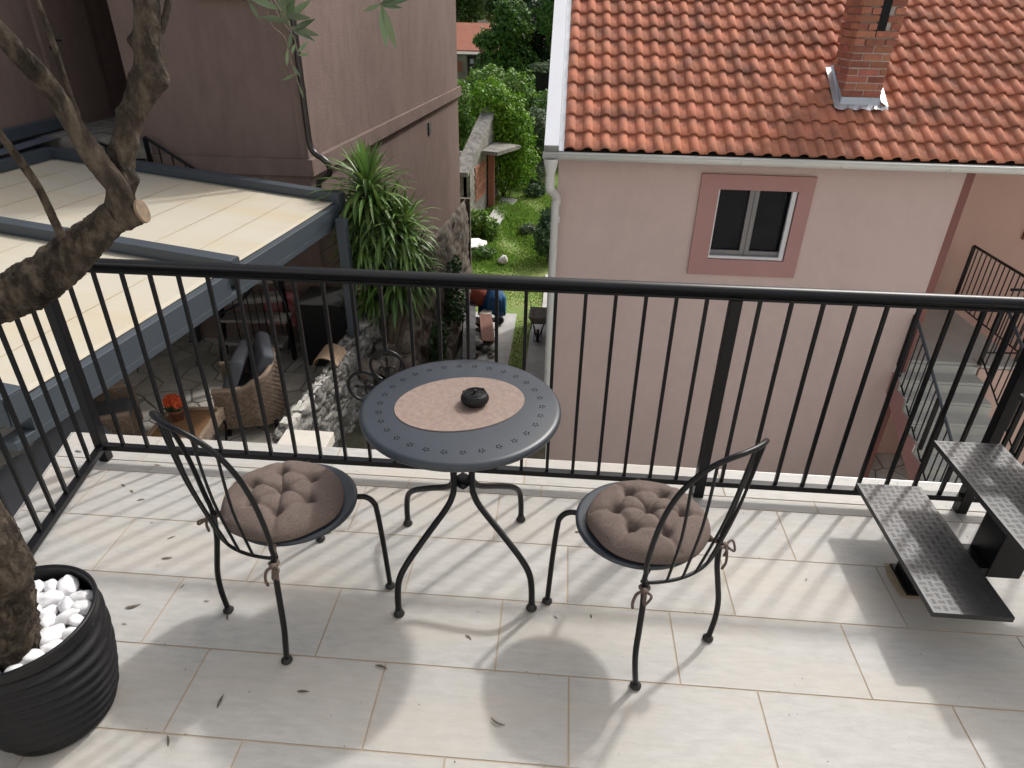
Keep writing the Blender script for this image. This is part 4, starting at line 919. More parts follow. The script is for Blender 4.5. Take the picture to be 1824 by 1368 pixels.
mb = MB(); mb.tube([(-6.36, 8.72, 1.38), (-6.31, 8.72, 1.38), (-6.31, 8.86, 1.375)], .012, 8); mb.lathe([(0, 0), (.025, 0), (.025, .01), (0, .01)], (-6.365, 8.72, 1.30), 12, Matrix.Rotation(R(90), 3, 'Y')); sub(mb, 'handle', 'black', mh, dr)
mb = MB(); wdw = mb.b2(-4.10, -3.44, 8.03, 8.099, 1.86, 1.93); wn_ = part(mb, 'window', 'alu', mh)
mb = MB(); mb.b2(-4.03, -3.51, 8.085, 8.099, 1.9305, 3.0); sub(mb, 'pane', 'glass', mh, wn_)
mb = MB(); path = [(-2.985, 8.00, 4.4), (-2.985, 8.00, .62), (-2.975, 7.99, .40), (-2.93, 7.97, .30), (-2.83, 7.95, .24), (-2.765, 7.95, .17), (-2.77, 7.96, .07), (-2.86, 7.98, .0), (-2.93, 8.0, -.06), (-2.95, 8.0, -.3)]
P = [Vector(path[0]), Vector((-2.985, 8.0, 2.0))] + smooth_path(path[1:], 6); mb.tube(P, .036, 16); mb.tube([(-2.985, 8.0, .95), (-2.985, 8.0, 1.0)], .041, 16); part(mb, 'downpipe', 'pipe', mh)
vp = C0 + RD * 5.53; mb = MB(); mb.box((vp.x + .012, vp.y, -.30), (.03, .16, .22), -math.atan2(RD.x, RD.y)); part(mb, 'vent', 'asphalt', mh)
# recessed lower storey, plus an invented block giving a shaded dark front
mb = MB(); mb.b2(-5.08, -3.14, 8.16, 8.3, PZ - .1, -.001); mb.b2(-3.139, -2.64, 8.16, 8.7, PZ - .1, -.42); part(mb, 'lower_wall_shade_block', 'mauve', mh)
# rough stone base along the side
def basewall():
    nx, nz_ = 150, 70; V = []; F = []
    for j in range(nz_ + 1):
        for i in range(nx + 1):
            s = 8.7 * i / nx; z = -2.45 + (GZ - .1 + 2.45) * j / nz_; p = C0 + RD * s; d = .05 + .16 * (j / nz_)
            d += .10 * noise.noise(Vector((s * .9, z * .9, 0))) + .05 * noise.noise(Vector((s * 3, z * 3.4, 1))) + .035 * noise.noise(Vector((s * 8, z * 9, 2)))
            if j == 0: d = .012
            V.append((p.x + d, p.y, z))
    for j in range(nz_):
        for i in range(nx): a = j * (nx + 1) + i; F.append((a, a + nx + 1, a + nx + 2, a + 1))
    V = [(v[0] - mh.location.x, v[1] - mh.location.y, v[2] - mh.location.z) for v in V]
    return npmesh('stone_base', V, F, 'base', mh, True)
basewall()
mb = MB(); e = C0 + RD * 8.7; mb.prism([(e.x - 3, e.y - .1), (e.x + .12, e.y - .1), (e.x + .12, e.y + .02), (e.x - 3, e.y + .02)], GZ - .1, -2.45); part(mb, 'stone_base_end', 'base', mh)
V, F = leaf_cloud([(-2.40, 14.6, -3.6, .14, .5, .35), (-2.34, 13.9, -4.1, .16, .4, .5), (-2.30, 14.9, -4.6, .16, .35, .4), (-2.5, 12.8, -4.6, .2, .6, .5)], 1100, .085)
tag(npmesh('ivy_patch', V, F, 'hedge'), 'dark ivy clinging to the rough stone base of the mauve house', 'ivy')
railing('porch_railing', 'black sloping railing on the mauve house steps right of the dark porch', [(-4.97, 7.96, -.46), (-4.40, 7.96, -.84), (-4.0, 7.96, -1.1)], h=.88, low=.2, step=.12, posts=(0, 1))
railing('porch_railing', 'black short handrail in front of the dark porch floor behind the olive branches', [(-5.78, 7.96, -.47), (-5.35, 7.96, -.62)], h=.88, low=.3, step=.12, posts=(0, 1))
crf = MB(); xs = np.linspace(-9.5, -6.04, 90)
vs = [(x, y, .365 + (y - 7.95) * .02 + .018 * abs(sin((x + 9.5) / .21 * pi)) ** 3) for y in (4.2, 8.1) for x in xs]; n = len(xs)
crf.add(vs, [(i, i + 1, n + i + 1, n + i) for i in range(n - 1)], False)
o = crf.build('corrugated_roof', 'corr'); sol = o.modifiers.new('thick', 'SOLIDIFY'); sol.thickness = .004; tag(o, 'small grey-blue corrugated metal roof left of the cream pergola', 'roof')
mb = MB(); mb.b2(-6.415, -6.30, 6.2, 8.6, .41, .53); o = mb.build('roof_trim', 'alu'); tag(o, 'dark grey flashing bar at the foot of the mauve wall above the corrugated roof', 'flashing')

# ================================================================== pergola with cream awning
pg = thing('pergola', 'anthracite aluminium pergola with two cream fabric roof bays', 'pergola', (-2.46, 7.31, PZ))
PO = Vector((-2.46, 7.31, 0)); U = Vector((-.9945, .1045, .0855)); Vv = Vector((-.109, -.994, 0)); Nn = U.cross(Vv).normalized()
if Nn.z < 0: Nn = -Nn
m3p = Matrix((U.normalized(), Vv, Nn)).transposed()
if m3p.determinant() < 0: m3p = Matrix((U.normalized(), -Vv, Nn)).transposed()
def pb(mb, u0, u1, v0, v1, n0, n1):
    c = PO + U * ((u0 + u1) / 2) + Vv * ((v0 + v1) / 2) + Nn * ((n0 + n1) / 2); mb.box(c, (u1 - u0, v1 - v0, n1 - n0), m3p)
UL = 4.4
for (v0, v1) in ((-.10, .03), (2.13, 2.26), (4.36, 4.5)):
    mb = MB(); pb(mb, -.02, UL, v0, v1, -.19, -.085); pb(mb, -.02, UL, v0 - .004, v1 + .004, -.084, .0)
    f = part(mb, 'cross_beam', 'alu', pg, bevel=.004)
    mb = MB(); pb(mb, -.026, -.0205, v0 + .004, v1 - .004, -.186, -.004); sub(mb, 'end_cap', 'alu', pg, f)
mb = MB(); pb(mb, .0, .11, .032, 2.128, -.30, -.115); pb(mb, .0, .11, 2.262, 4.358, -.30, -.115); pb(mb, .0, .11, -.06, 4.5, -.36, -.301); part(mb, 'side_beam', 'alu', pg, bevel=.004)
mb = MB(); pb(mb, 3.50, 3.6, .032, 2.128, -.26, .02); pb(mb, 3.5, 3.6, 2.262, 4.358, -.26, .02); part(mb, 'side_beam', 'alu', pg, bevel=.004)
for (v0, v1) in ((.034, 2.126), (2.264, 4.356)):
    nu, nv = 60, 20; V = []; F = []
    for i in range(nu + 1):
        for j in range(nv + 1):
            u = .06 + (3.495 - .06) * i / nu; v = v0 + (v1 - v0) * j / nv; sg = -.012 * (abs(sin(pi * u / .43)) ** .5) * (sin(pi * (j / nv)) ** .5)
            p = PO + U * u + Vv * v + Nn * (-.10 + sg) - pg.location; V.append(tuple(p))
    for i in range(nu):
        for j in range(nv): a = i * (nv + 1) + j; F.append((a, a + 1, a + nv + 2, a + nv + 1))
    cl = npmesh('awning_cloth', V, F, 'fabric', pg, True); sol = cl.modifiers.new('t', 'SOLIDIFY'); sol.thickness = .004
    mb = MB()
    for q in range(1, 8): pb(mb, .06 + .43 * q - .0015, .06 + .43 * q + .0015, v0 + .01, v1 - .01, -.101, -.0975)
    sub(mb, 'seam', 'seam', pg, cl)
for (x, y, zb_) in ((-2.40, 7.10, -1.63), (-5.9, 7.6, PZ), (-4.99, 8.02, PZ)):
    mb = MB(); mb.b2(x - .055, x + .055, y - .055, y + .055, zb_, -.22 + (.0 if x > -3 else .25)); mb.b2(x - .08, x + .08, y - .08, y + .08, zb_, zb_ + .008); part(mb, 'post', 'alu', pg, bevel=.004)

# ================================================================== patio walls and stones
wl = thing('stone_wall', 'low rubble stone wall with pale cap stones carrying the pergola post', 'wall', (-2.43, 6.3, PZ))
def wxa(y): return -2.545 + (y - 5.1) * .085, -2.47 + (y - 5.1) * .075     # inner and outer face
mb = MB(); mb.prism([(wxa(5.15)[0] + .03, 5.15), (wxa(5.15)[1] + .04, 5.15), (wxa(7.9)[1] - .03, 7.9), (wxa(7.9)[0] - .1, 7.9)], -3.6, -1.70); part(mb, 'core', 'stone', wl)
mb = MB(); rs = random.Random(8)
y = 5.12
while y < 7.95:
    z = -2.75
    while z < -1.68:
        for (X, sg) in ((wxa(y)[1] + .01, 1), (wxa(y)[0] - (.02 if y < 7 else .12), -1)):
            if sg < 0 and z < PZ - .1: continue
            sy, sz = rs.uniform(.10, .22), rs.uniform(.06, .13)
            mb.rock((X + rs.uniform(-.02, .012), y + rs.uniform(-.04, .04), z), (rs.uniform(.06, .10), sy * 1.35, sz * 1.15), rs.uniform(-.12, .12), .8, 2, rs.randint(0, 99))
        z += rs.uniform(.055, .085)
    y += rs.uniform(.07, .10)
for q in range(26): mb.rock((rs.uniform(-2.6, -2.4), 5.10 + rs.uniform(-.04, .04), rs.uniform(-2.5, -1.75)), (.14, .10, .09), rs.uniform(-.3, .3), .5, 2, q)
part(mb, 'rubble', 'stone', wl)
mb = MB(); y = 5.15; wv = 0
while y < 7.9:
    L = rs.uniform(.09, .17); a, b = wxa(y); a -= (.03 if y < 6.9 else .14); b += .02; cut = a + (b - a) * rs.uniform(.35, .65)
    for (x0, x1) in ((a, cut - .008), (cut + .008, b)):
        j = lambda: rs.uniform(-.014, .014)
        mb.prism([(x0 + j(), y + j()), (x1 + j(), y + j()), (x1 + j(), y + L - .015 + j()), (x0 + j(), y + L - .015 + j())], -1.70, -1.66 + rs.uniform(-.012, .014) + (.06 if y > 7.25 else 0))
    y += L
part(mb, 'cap_stones', 'cap', wl)
mb = MB(); y = 4.75
while y < 6.9:
    L = rs.uniform(.22, .4); x0 = -2.84 + (y - 4.75) * .09; mb.prism([(x0, y), (x0 + .25, y + .01), (x0 + .26, y + L - .02), (x0 + .01, y + L - .02)], PZ + .03, -2.06 + rs.uniform(-.01, .01)); y += L
lb = mb.build('stone_ledge', 'flag'); tag(lb, 'flat stone ledge running along the inner foot of the rubble wall', 'ledge')
mb = MB(); mb.b2(-2.16, -1.76, 3.85, 4.42, -1.30, -1.2); mb.b2(-2.12, -1.80, 3.9, 4.38, -2.47, -1.301)
o = mb.build('stone_block', 'limest', bevel=.006); tag(o, 'pale limestone slab block just beyond the terrace edge beside the rubble wall', 'stone slab')
mb = MB()                                    # rocks beside the yucca
for q in range(16): mb.rock((-2.12 + rs.uniform(-.12, .16), 7.3 + rs.uniform(-.5, 1.0), -2.2 + rs.uniform(-.35, .35)), (rs.uniform(.15, .4), rs.uniform(.2, .4), rs.uniform(.15, .35)), rs.uniform(0, 3), .5, 2, q)
o = mb.build('rock_outcrop', 'base'); tag(o, 'rough brown rock outcrop under the yucca behind the stone wall', 'rock')
# ribbed reed hood lying over the wall
vs = []; fs = []; n = 30
for k in range(2):
    for i in range(n + 1):
        a = pi * (.02 + .80 * i / n); r_ = .17 + .004 * ((i % 2) * 2 - 1); x = -2.49 - r_ * 1.05 * cos(a); z = -1.72 + .145 * sin(a) ** .8 * 1.2; y = 6.30 + k * .36 + .06 * cos(a)
        vs.append((x, y, z))
mb = MB(); mb.add(vs, [(i, i + 1, n + 2 + i, n + 1 + i) for i in range(n)], False); o = mb.build('curved_hood', 'reed'); sol = o.modifiers.new('t', 'SOLIDIFY'); sol.thickness = .012; sol.offset = -1
tag(o, 'arched ribbed tan cover laid over the top of the rubble wall', 'cover')

# ================================================================== wicker armchairs and coffee table
def weave(mb, fn, nu, nv, th=.006):
    """little alternating woven pads over the surface fn(s,t) -> point, normal"""
    for j in range(nv):
        for i in range(nu):
            s0, s1 = (i + .04 + (.5 if j % 2 else 0)) / nu, (i + .96 + (.5 if j % 2 else 0)) / nu
            if s1 > 1: continue
            t0, t1 = (j + .08) / nv, (j + .92) / nv
            a, na = fn(s0, t0); b, _ = fn(s1, t0); c, _ = fn(s1, t1); d, _ = fn(s0, t1); e, ne = fn((s0 + s1) / 2, t0); f, nf = fn((s0 + s1) / 2, t1)
            mb.add([a, b, c, d, e + ne * th, f + nf * th], [(0, 4, 5, 3), (4, 1, 2, 5)])
def wicker_chair(label, loc, rz, seed=0, back=.78, w=.68, d=.66, cushions=True):
    """open side towards local -y; rounded tub shape"""
    t = thing('wicker_armchair', label, 'armchair', loc, rz, 'wicker armchairs on the paved patio')
    hw, hd = w / 2, d / 2
    def plan(s, off=0):      # s 0..1 from front left round the back to front right
        a = -pi * .5 + 0; u = s * 3
        if u < 1: p = Vector((-hw, -hd + u * (d - .24), 0)); nn = Vector((-1, 0, 0))
        elif u < 2:
            an = pi - (u - 1) * pi; p = Vector((hw * cos(an) , hd - .24 + .24 * sin(an) ** .6, 0)); nn = Vector((cos(an), sin(an), 0)).normalized()
        else: p = Vector((hw, hd - .24 - (u - 2) * (d - .24), 0)); nn = Vector((1, 0, 0))
        return p + nn * off, nn
    def height(s):
        b = max(0, 1 - abs(s - .5) / .27); return .56 + (back - .56) * (b * b * (3 - 2 * b))
    def outer(s, q): p, nn = plan(s, .0); return Vector((p.x, p.y, .10 + (height(s) - .10) * q)), nn
    def inner(s, q): p, nn = plan(s, -.05); return Vector((p.x, p.y, .32 + (height(s) - .32) * q)), -nn
    mb = MB(); weave(mb, outer, 44, 22, .013); weave(mb, inner, 40, 14, .011)
    for fn, o_ in ((outer, -.004), (inner, -.004)):
        vs = []; n = 60
        for q in (0, 1):
            for i in range(n + 1): p, nn = fn(i / n, q); vs.append(p + nn * o_)
        mb.add(vs, [(i, i + 1, n + 2 + i, n + 1 + i) for i in range(n)], True)
    mb.build('shell', 'wicker', t)
    mb = MB(); P = []
    for i in range(61):
        p, nn = plan(i / 60, -.025); P.append(Vector((p.x, p.y, height(i / 60) + .004)))
    mb.tube(P, .030, 10); mb.build('rim', 'wicker', t)
    mb = MB()
    def fr(s, q): return Vector((-hw + .05 + (w - .1) * s, -hd + .01, .12 + .22 * q)), Vector((0, -1, 0))
    weave(mb, fr, 20, 10); mb.b2(-hw + .05, hw - .05, -hd + .014, hd - .1, .12, .34); mb.build('seat_base', 'wicker', t)
    for sx in (-1, 1):
        for sy in (-1, 1): mb = MB(); mb.b2(sx * (hw - .03) - .02, sx * (hw - .03) + .02, sy * (hd - .08) - .02, sy * (hd - .08) + .02, 0, .13); mb.build('leg', 'metal', t)
    if cushions:
        c = MB(); c.rbox((0, -.03, .40), (w - .14, d - .14, .12), .04); o = c.build('cushion', 'greyc', t)
    return t
wc = wicker_chair('tan wicker armchair with two grey cushions near the steel steps, under the pergola edge', (-3.35, 6.18, PZ), R(-72), 1)
def cushion_thing(label, loc, rot, d, m='greyc', r=.05):
    mb = MB(); mb.rbox((0, 0, 0), d, r); o = mb.build('scatter_cushion', m); o.location = loc; o.rotation_euler = rot; return tag(o, label, 'cushion')
cushion_thing('large square dark grey cushion leaning in the tan wicker armchair', (-3.42, 6.10, PZ + .66), (R(68), 0, R(-78)), (.54, .54, .13))
cushion_thing('rounded grey cushion propped behind the square one in the wicker armchair', (-3.21, 6.26, PZ + .72), (R(66), R(10), R(-62)), (.50, .46, .14))
w2 = wicker_chair('tan wicker armchair partly hidden by grey cushions left of the coffee table', (-4.62, 5.42, PZ), R(118), 2)
cushion_thing('big pale grey rounded cushion standing against the left wicker armchair', (-4.75, 5.20, PZ + .74), (R(75), 0, R(108)), (.62, .60, .16))
w3 = wicker_chair('dark brown wicker armchair close under the left terrace edge', (-3.55, 3.75, PZ), R(180), 3)
for nm, lc, rt_, dd in (('wide dark grey seat cushion of the patio lounge beneath the pergola edge', (-4.15, 4.45, PZ + .55), (R(62), 0, R(102)), (1.10, .80, .18)), ('tall dark grey back cushion at the outer end of the patio lounge', (-3.98, 3.55, PZ + .62), (R(66), 0, R(96)), (1.0, .85, .18))):
    cushion_thing(nm, lc, rt_, dd, r=.07)
ct = thing('coffee_table', 'low wicker coffee table with brown wooden top on the paved patio', 'table', (-3.70, 5.40, PZ), R(4))
mb = MB(); mb.b2(-.24, .24, -.26, .26, .395, .41); mb.build('tabletop', 'wood', ct)
mb = MB()
for (x0, x1, y0, y1) in ((-.28, -.242, -.30, .30), (.242, .28, -.30, .30), (-.241, .241, -.30, -.262), (-.241, .241, .262, .30)): mb.b2(x0, x1, y0, y1, .36, .425)
for s in (-1, 1):
    weave(mb, lambda a, b, s=s: (Vector((s * .282, -.3 + .6 * a, .30 + .12 * b)), Vector((s, 0, 0))), 16, 6); weave(mb, lambda a, b, s=s: (Vector((s * .262, -.3 + .6 * a, .4255)) + Vector((-.019 + .038 * b, 0, 0)), Vector((0, 0, 1))), 22, 2)
mb.build('frame', 'wicker', ct)
for sx in (-1, 1):
    for sy in (-1, 1): mb = MB(); mb.tube([(sx * .24, sy * .26, .37), (sx * .27, sy * .29, .2), (sx * .24, sy * .27, 0)], .014, 8); mb.build('leg', 'metal', ct)
fp = thing('flower_pot', 'terracotta pot of orange flowers standing on the wooden coffee table', 'flower pot', (-3.80, 5.47, PZ + .411))
mb = MB(); mb.lathe([(0, 0), (.05, 0), (.068, .10), (.075, .10), (.075, .125), (.062, .125), (.06, .11), (0, .11)], n=24); mb.build('pot', 'terra', fp)
V, F = leaf_cloud([(0, 0, .16, .085, .085, .05)], 160, .04); npmesh('leaves', V, F, 'hedge', fp)
V, F = leaf_cloud([(.0, .0, .225, .09, .09, .05), (.05, -.03, .20, .05, .05, .04), (-.05, .02, .23, .05, .05, .04)], 900, .02, 1.1); npmesh('flowers', V, F, 'orange', fp)

# ================================================================== lower steel steps of the patio
ls = thing('patio_steps', 'winding steel steps with checker plate treads and thin black rods on the paved patio', 'staircase', (-3.8, 7.4, PZ))
tds = [(-4.02, 7.42, -2.14, .50, .26, R(-12)), (-3.80, 7.42, -1.93, .78, .27, R(0)), (-3.78, 7.50, -1.64, .82, .28, R(4)), (-3.84, 7.55, -1.40, .80, .28, R(14)), (-3.98, 7.60, -1.20, .80, .28, R(24)), (-4.2, 7.72, -.98, .8, .28, R(34))]
for (x, y, z, L, d, a) in tds:
    mb = MB(); mb.box((x, y, z), (L, d, .008), a); mb.box((x, y - 0.0, z - .02), (L, d - .01, .03), a)
    tr_ = part(mb, 'tread', 'plate', ls); ck = checker(-L / 2, L / 2, -d / 2, d / 2, .0045); mr = Matrix.Rotation(a, 3, 'Z')
    ck.v = [tuple(mr @ Vector(v) + Vector((x, y, z))) for v in ck.v]; sub(ck, 'checker_pattern', 'plate', ls, tr_)
mb = MB(); mb.bar((-4.22, 7.28, PZ), (-4.24, 7.62, -.95), .06, .12); mb.bar((-3.42, 7.62, PZ), (-3.48, 7.7, -1.2), .04, .08); part(mb, 'stringer', 'metal', ls)
for i in range(7):
    x = -3.95 + .095 * i; mb = MB(); mb.tube([(x, 7.30, -2.0 + .04 * i), (x - .02, 7.33, -1.2)], .007, 6); mb.rbox((x - .004, 7.302, -1.75 + .03 * i), (.02, .02, .03), .006); part(mb, 'rod', 'metal', ls)
mb = MB(); mb.tube(smooth_path([(-3.36, 7.35, -2.0), (-3.32, 7.38, -1.7), (-3.36, 7.42, -1.35), (-3.5, 7.46, -1.0)], 6), .016, 8); mb.tube(smooth_path([(-4.1, 7.2, -1.5), (-3.8, 7.22, -1.32), (-3.55, 7.3, -1.0), (-3.45, 7.4, -.7), (-3.42, 7.5, -.4)], 6), .015, 8); part(mb, 'handrail', 'metal', ls)
mb = MB(); mb.rbox((-3.62, 7.95, -1.72), (.42, .25, .42), .03); o = mb.build('crate', 'redbox', bevel=0); tag(o, 'red and white patterned box standing behind the patio steps', 'box')
mb = MB(); mb.b2(-3.22, -2.62, 7.45, 8.02, PZ, -1.45); mb.b2(-3.24, -2.60, 7.43, 8.04, -1.449, -1.42)
o = mb.build('storage_cabinet', 'black', bevel=.01); tag(o, 'low black cabinet in the shade left of the pergola post', 'cabinet')
o = mb = MB(); mb.tube(smooth_path([(-2.50, 2.2, .02), (-2.52, 2.12, -.15), (-2.60, 2.0, -.28), (-2.66, 1.95, -.5), (-2.62, 1.8, -.75), (-2.55, 1.7, -1.1)], 8), .011, 8)
o = mb.build('cable', 'cable'); tag(o, 'thin grey cable hanging down outside the left terrace edge', 'cable')

# ================================================================== yucca
yc = thing('yucca', 'tall green yucca with drooping sword leaves beside the pergola post', 'plant', (-2.16, 7.62, -2.3))
YO = yc.location
heads = [((-2.22, 7.60, -.02), .70, 120, .0), ((-1.82, 7.55, -.45), .58, 100, .1), ((-2.30, 7.5, -.50), .60, 80, 0), ((-1.95, 7.55, -.95), .62, 90, .1), ((-2.30, 7.65, -1.15), .55, 60, 0), ((-2.05, 7.5, -.35), .58, 80, 0), ((-1.75, 7.6, -.85), .5, 60, 0)]
mb = MB()
for (c, L, n, k) in heads: mb.tube(smooth_path([Vector((0, 0, 0)), (Vector(c) - YO) * .5 + Vector((.05, .03, -.1)), Vector(c) - YO], 5), [.06 - .003 * i for i in range(11)], 8)
mb.build('trunk', 'trunk', yc)
for nm, mt, old in (('leaves', 'yucca', 0), ('old_leaves', 'yuccadk', 1)):
    mb = MB(); ry = random.Random(20 + old)
    for (c, L, n, k) in heads:
        c = Vector(c) - YO
        for i in range(int(n * (1.7 if not old else .7))):
            az = i * 2.39996 + ry.uniform(-.2, .2); el = (R(82) - (i / (n * 1.7)) * R(125)) if not old else R(ry.uniform(-60, -15))
            LL = L * ry.uniform(.7, 1.05) * (.75 + .25 * min(1, i / (n * .4))); d = Vector((cos(az) * cos(el), sin(az) * cos(el), sin(el))); p = c + Vector((0, 0, .05 - .15 * (i / n) - (.15 if old else 0))); q = p.copy(); v = d.copy(); w = .050 * ry.uniform(.8, 1.2)
            vs = []; fs = []; SG = 7; sag = (.30 if i > n * .3 else .10) * ry.uniform(.5, 1.3) * (1.0 if ry.random() > .12 else 2.6)
            sd = v.cross(Vector((0, 0, 1))); sd = sd.normalized() if sd.length > .01 else Vector((1, 0, 0))
            for s in range(SG + 1):
                t = s / SG; ww = w * (min(1, .45 + t * 3) * (1 - t ** 3)) / 2; upv = sd.cross(v).normalized()
                vs += [q - sd * ww + upv * ww * .35, q, q + sd * ww + upv * ww * .35]; q = q + v * (LL / SG); v = (v + Vector((0, 0, -sag * (t + .25)))).normalized()
            for s in range(SG): a = s * 3; fs += [(a, a + 1, a + 4, a + 3), (a + 1, a + 2, a + 5, a + 4)]
            mb.add(vs, fs, True)
    mb.build(nm, mt, yc)

# ================================================================== back yard things
cm = thing('cement_mixer', 'red cement mixer half covered by a blue tarpaulin in the back yard', 'cement mixer', (-1.95, 16.7, GZ + .03))
mb = MB(); rm = Matrix.Rotation(R(-35), 3, 'Y'); mb.lathe([(0, -.36), (.20, -.35), (.33, -.12), (.345, .02), (.33, .12), (.20, .34), (.185, .36), (.17, .34)], (-.22, -.1, .86), 28, rm); mb.lathe([(.345, .0), (.365, .01), (.365, .05), (.342, .06)], (-.16, 0, .86), 28, rm); mb.build('drum', 'mixer', cm)
for (a, b) in (((-.48, -.22, 1.0), (-.48, -.25, 0)), ((-.48, -.22, .55), (.35, -.22, .52)), ((.30, -.22, .9), (.42, -.25, .05)), ((.32, .2, .9), (.42, .25, .05)), ((-.48, .2, .9), (-.48, .25, 0))):
    mb = MB(); mb.tube([a, b], .018, 8); mb.build('frame_tube', 'mixer', cm)
for y in (-.27, .27): mb = MB(); mb.lathe([(.05, -.03), (.11, -.035), (.125, 0), (.11, .035), (.05, .03)], (.47, y, .13), 20, Matrix.Rotation(R(90), 3, 'X')); mb.lathe([(0, -.02), (.06, -.02), (.06, .02), (0, .02)], (.47, y, .13), 14, Matrix.Rotation(R(90), 3, 'X')); mb.build('wheel', 'foot', cm)
mb = MB(); vs = []; fs = []; n, m_ = 36, 22
for j in range(m_ + 1):
    for i in range(n + 1):
        a = 2 * pi * i / n; t = j / m_; r_ = .06 + .34 * min(1, t * 1.8) + .05 * sin(7 * a + 3 * t) * t + .04 * sin(13 * a) * t; z = 1.05 - .10 * t - (.72 + .07 * sin(a * 2 + .8) + .05 * sin(5 * a)) * t ** 1.6
        vs.append((.26 + r_ * cos(a) * .85, r_ * sin(a) * .9 - .02, z))
for j in range(m_):
    for i in range(n): a = j * (n + 1) + i; fs.append((a, a + 1, a + n + 2, a + n + 1))
mb.add(vs, fs, True); o = mb.build('tarpaulin', 'tarpblue'); o.location = cm.location; sol = o.modifiers.new('t', 'SOLIDIFY'); sol.thickness = .006; tag(o, 'crumpled blue tarpaulin draped over the cement mixer', 'tarpaulin')

wb = thing('wheelbarrow', 'grey metal wheelbarrow with black wheel parked on the path beside the pink house', 'wheelbarrow', (-.40, 15.9, GZ + .04))
def tray(o_):
    k = o_; r1 = [(-.26 + k, -.30 + k, .62), (.26 - k, -.30 + k, .62), (.24 - k, .42 - k, .60), (-.24 + k, .42 - k, .60)]; r0 = [(-.17 + k, -.12 + k, .36 + k), (.17 - k, -.12 + k, .36 + k), (.17 - k, .30 - k, .36 + k), (-.17 + k, .30 - k, .36 + k)]; return r1, r0
a, b = tray(0); c, d = tray(.012); vs = a + b + c + d; mb = MB()
mb.add(vs, [(i, (i + 1) % 4, 4 + (i + 1) % 4, 4 + i) for i in range(4)] + [(7, 6, 5, 4)] + [(8 + (i + 1) % 4, 8 + i, 12 + i, 12 + (i + 1) % 4) for i in range(4)] + [(12, 13, 14, 15)] + [((i + 1) % 4, i, 8 + i, 8 + (i + 1) % 4) for i in range(4)])
mb.tube([Vector(p) for p in a + [a[0]]], .012, 8); mb.build('tray', 'barrow', wb)
for sx in (-1, 1):
    mb = MB(); mb.tube(smooth_path([(sx * .05, -.40, .17), (sx * .10, -.2, .30), (sx * .19, .25, .36), (sx * .26, .9, .55)], 5), .014, 8); mb.tube([(sx * .19, .22, .36), (sx * .21, .30, .0)], .014, 8); mb.tube([(sx * .05, -.55, .20), (sx * .16, -.14, .42)], .010, 8); mb.build('handle_frame', 'metal', wb)
mb = MB(); mb.tube([(-.09, -.62, .10), (.09, -.62, .10)], .01, 8); mb.tube([(-.09, -.62, .10), (-.10, -.3, .28)], .01, 8); mb.tube([(.09, -.62, .10), (.10, -.3, .28)], .01, 8); mb.build('nose_bar', 'metal', wb)
mb = MB(); mb.lathe([(.06, -.03), (.155, -.038), (.175, 0), (.155, .038), (.06, .03)], (0, -.42, .175), 24, Matrix.Rotation(R(90), 3, 'Y')); mb.build('wheel', 'foot', wb)

rk = random.Random(31)
for i in range(46):
    x, y = -2.22 + rk.random() * .62, 14.3 + rk.random() * 2.3; x += .12 * (y < 15.3); s = rk.uniform(.14, .30); h = max(0, .30 - abs(y - 15.4) * .18 - abs(x + 1.95) * .3) * rk.random()
    mb = MB(); mb.rock((0, 0, 0), (s * 1.3, s, s * .6), 0, .55, 2, i); o = mb.build('rubble_stone', ('stone', 'cap', 'base')[rk.choice((0, 0, 0, 1, 2, 2))]); o.location = (x, y, GZ + .04 + s * .25 + h); o.rotation_euler = (rk.uniform(-.3, .3), rk.uniform(-.3, .3), rk.uniform(0, 3))
    tag(o, 'broken stone lying in the rubble heap around the red-brown board', 'stone', 'stones of the rubble heap in the yard')
mb = MB()
for i in range(4): mb.b2(-.16 + .082 * i, -.16 + .082 * i + .078, -.62, .62, 0, .03)
o = mb.build('board_panel', 'plank'); o.location = (-1.72, 15.45, GZ + .38); o.rotation_euler = (R(9), R(3), R(10)); tag(o, 'red-brown slatted board lying on the rubble heap', 'board')
mb = MB(); mb.prism([(-.16, -.12), (.15, -.14), (.17, .10), (-.05, .16)], 0, .04); o = mb.build('stone_slab', 'limest'); o.location = (-1.83, 16.2, GZ + .46); tag(o, 'pale angular slab on top of the red-brown board', 'slab')
mb = MB(); mb.b2(-.17, .17, -1.35, 1.35, 0, .05)
for i in range(9): mb.b2(-.165, -.02, -1.2 + .3 * i, -1.18 + .3 * i, .0505, .056); mb.b2(.02, .165, -1.1 + .3 * i, -1.08 + .3 * i, .0505, .056)
o = mb.build('formwork_panel', 'greyplank'); o.location = (-2.12, 14.95, GZ + .48); o.rotation_euler = (R(10), R(24), R(11)); tag(o, 'long weathered grey panel leaning against the stone base by the rubble', 'panel')
mb = MB(); mb.rock((0, 0, 0), (.9, 1.1, .28), .4, .8, 3, 5); o = mb.build('white_sheeting', 'sheet'); o.location = (-2.98, 22.5, GZ + .15); tag(o, 'crumpled white sheeting lying in the grass by the old shed', 'sheeting')
mb = MB(); mb.rock((0, 0, 0), (.32, .35, .30), .4, .5, 2, 9); o = mb.build('white_rock', 'cap'); o.location = (-1.82, 21.3, GZ + .12); tag(o, 'single pale rock at the edge of the tall grass', 'rock')

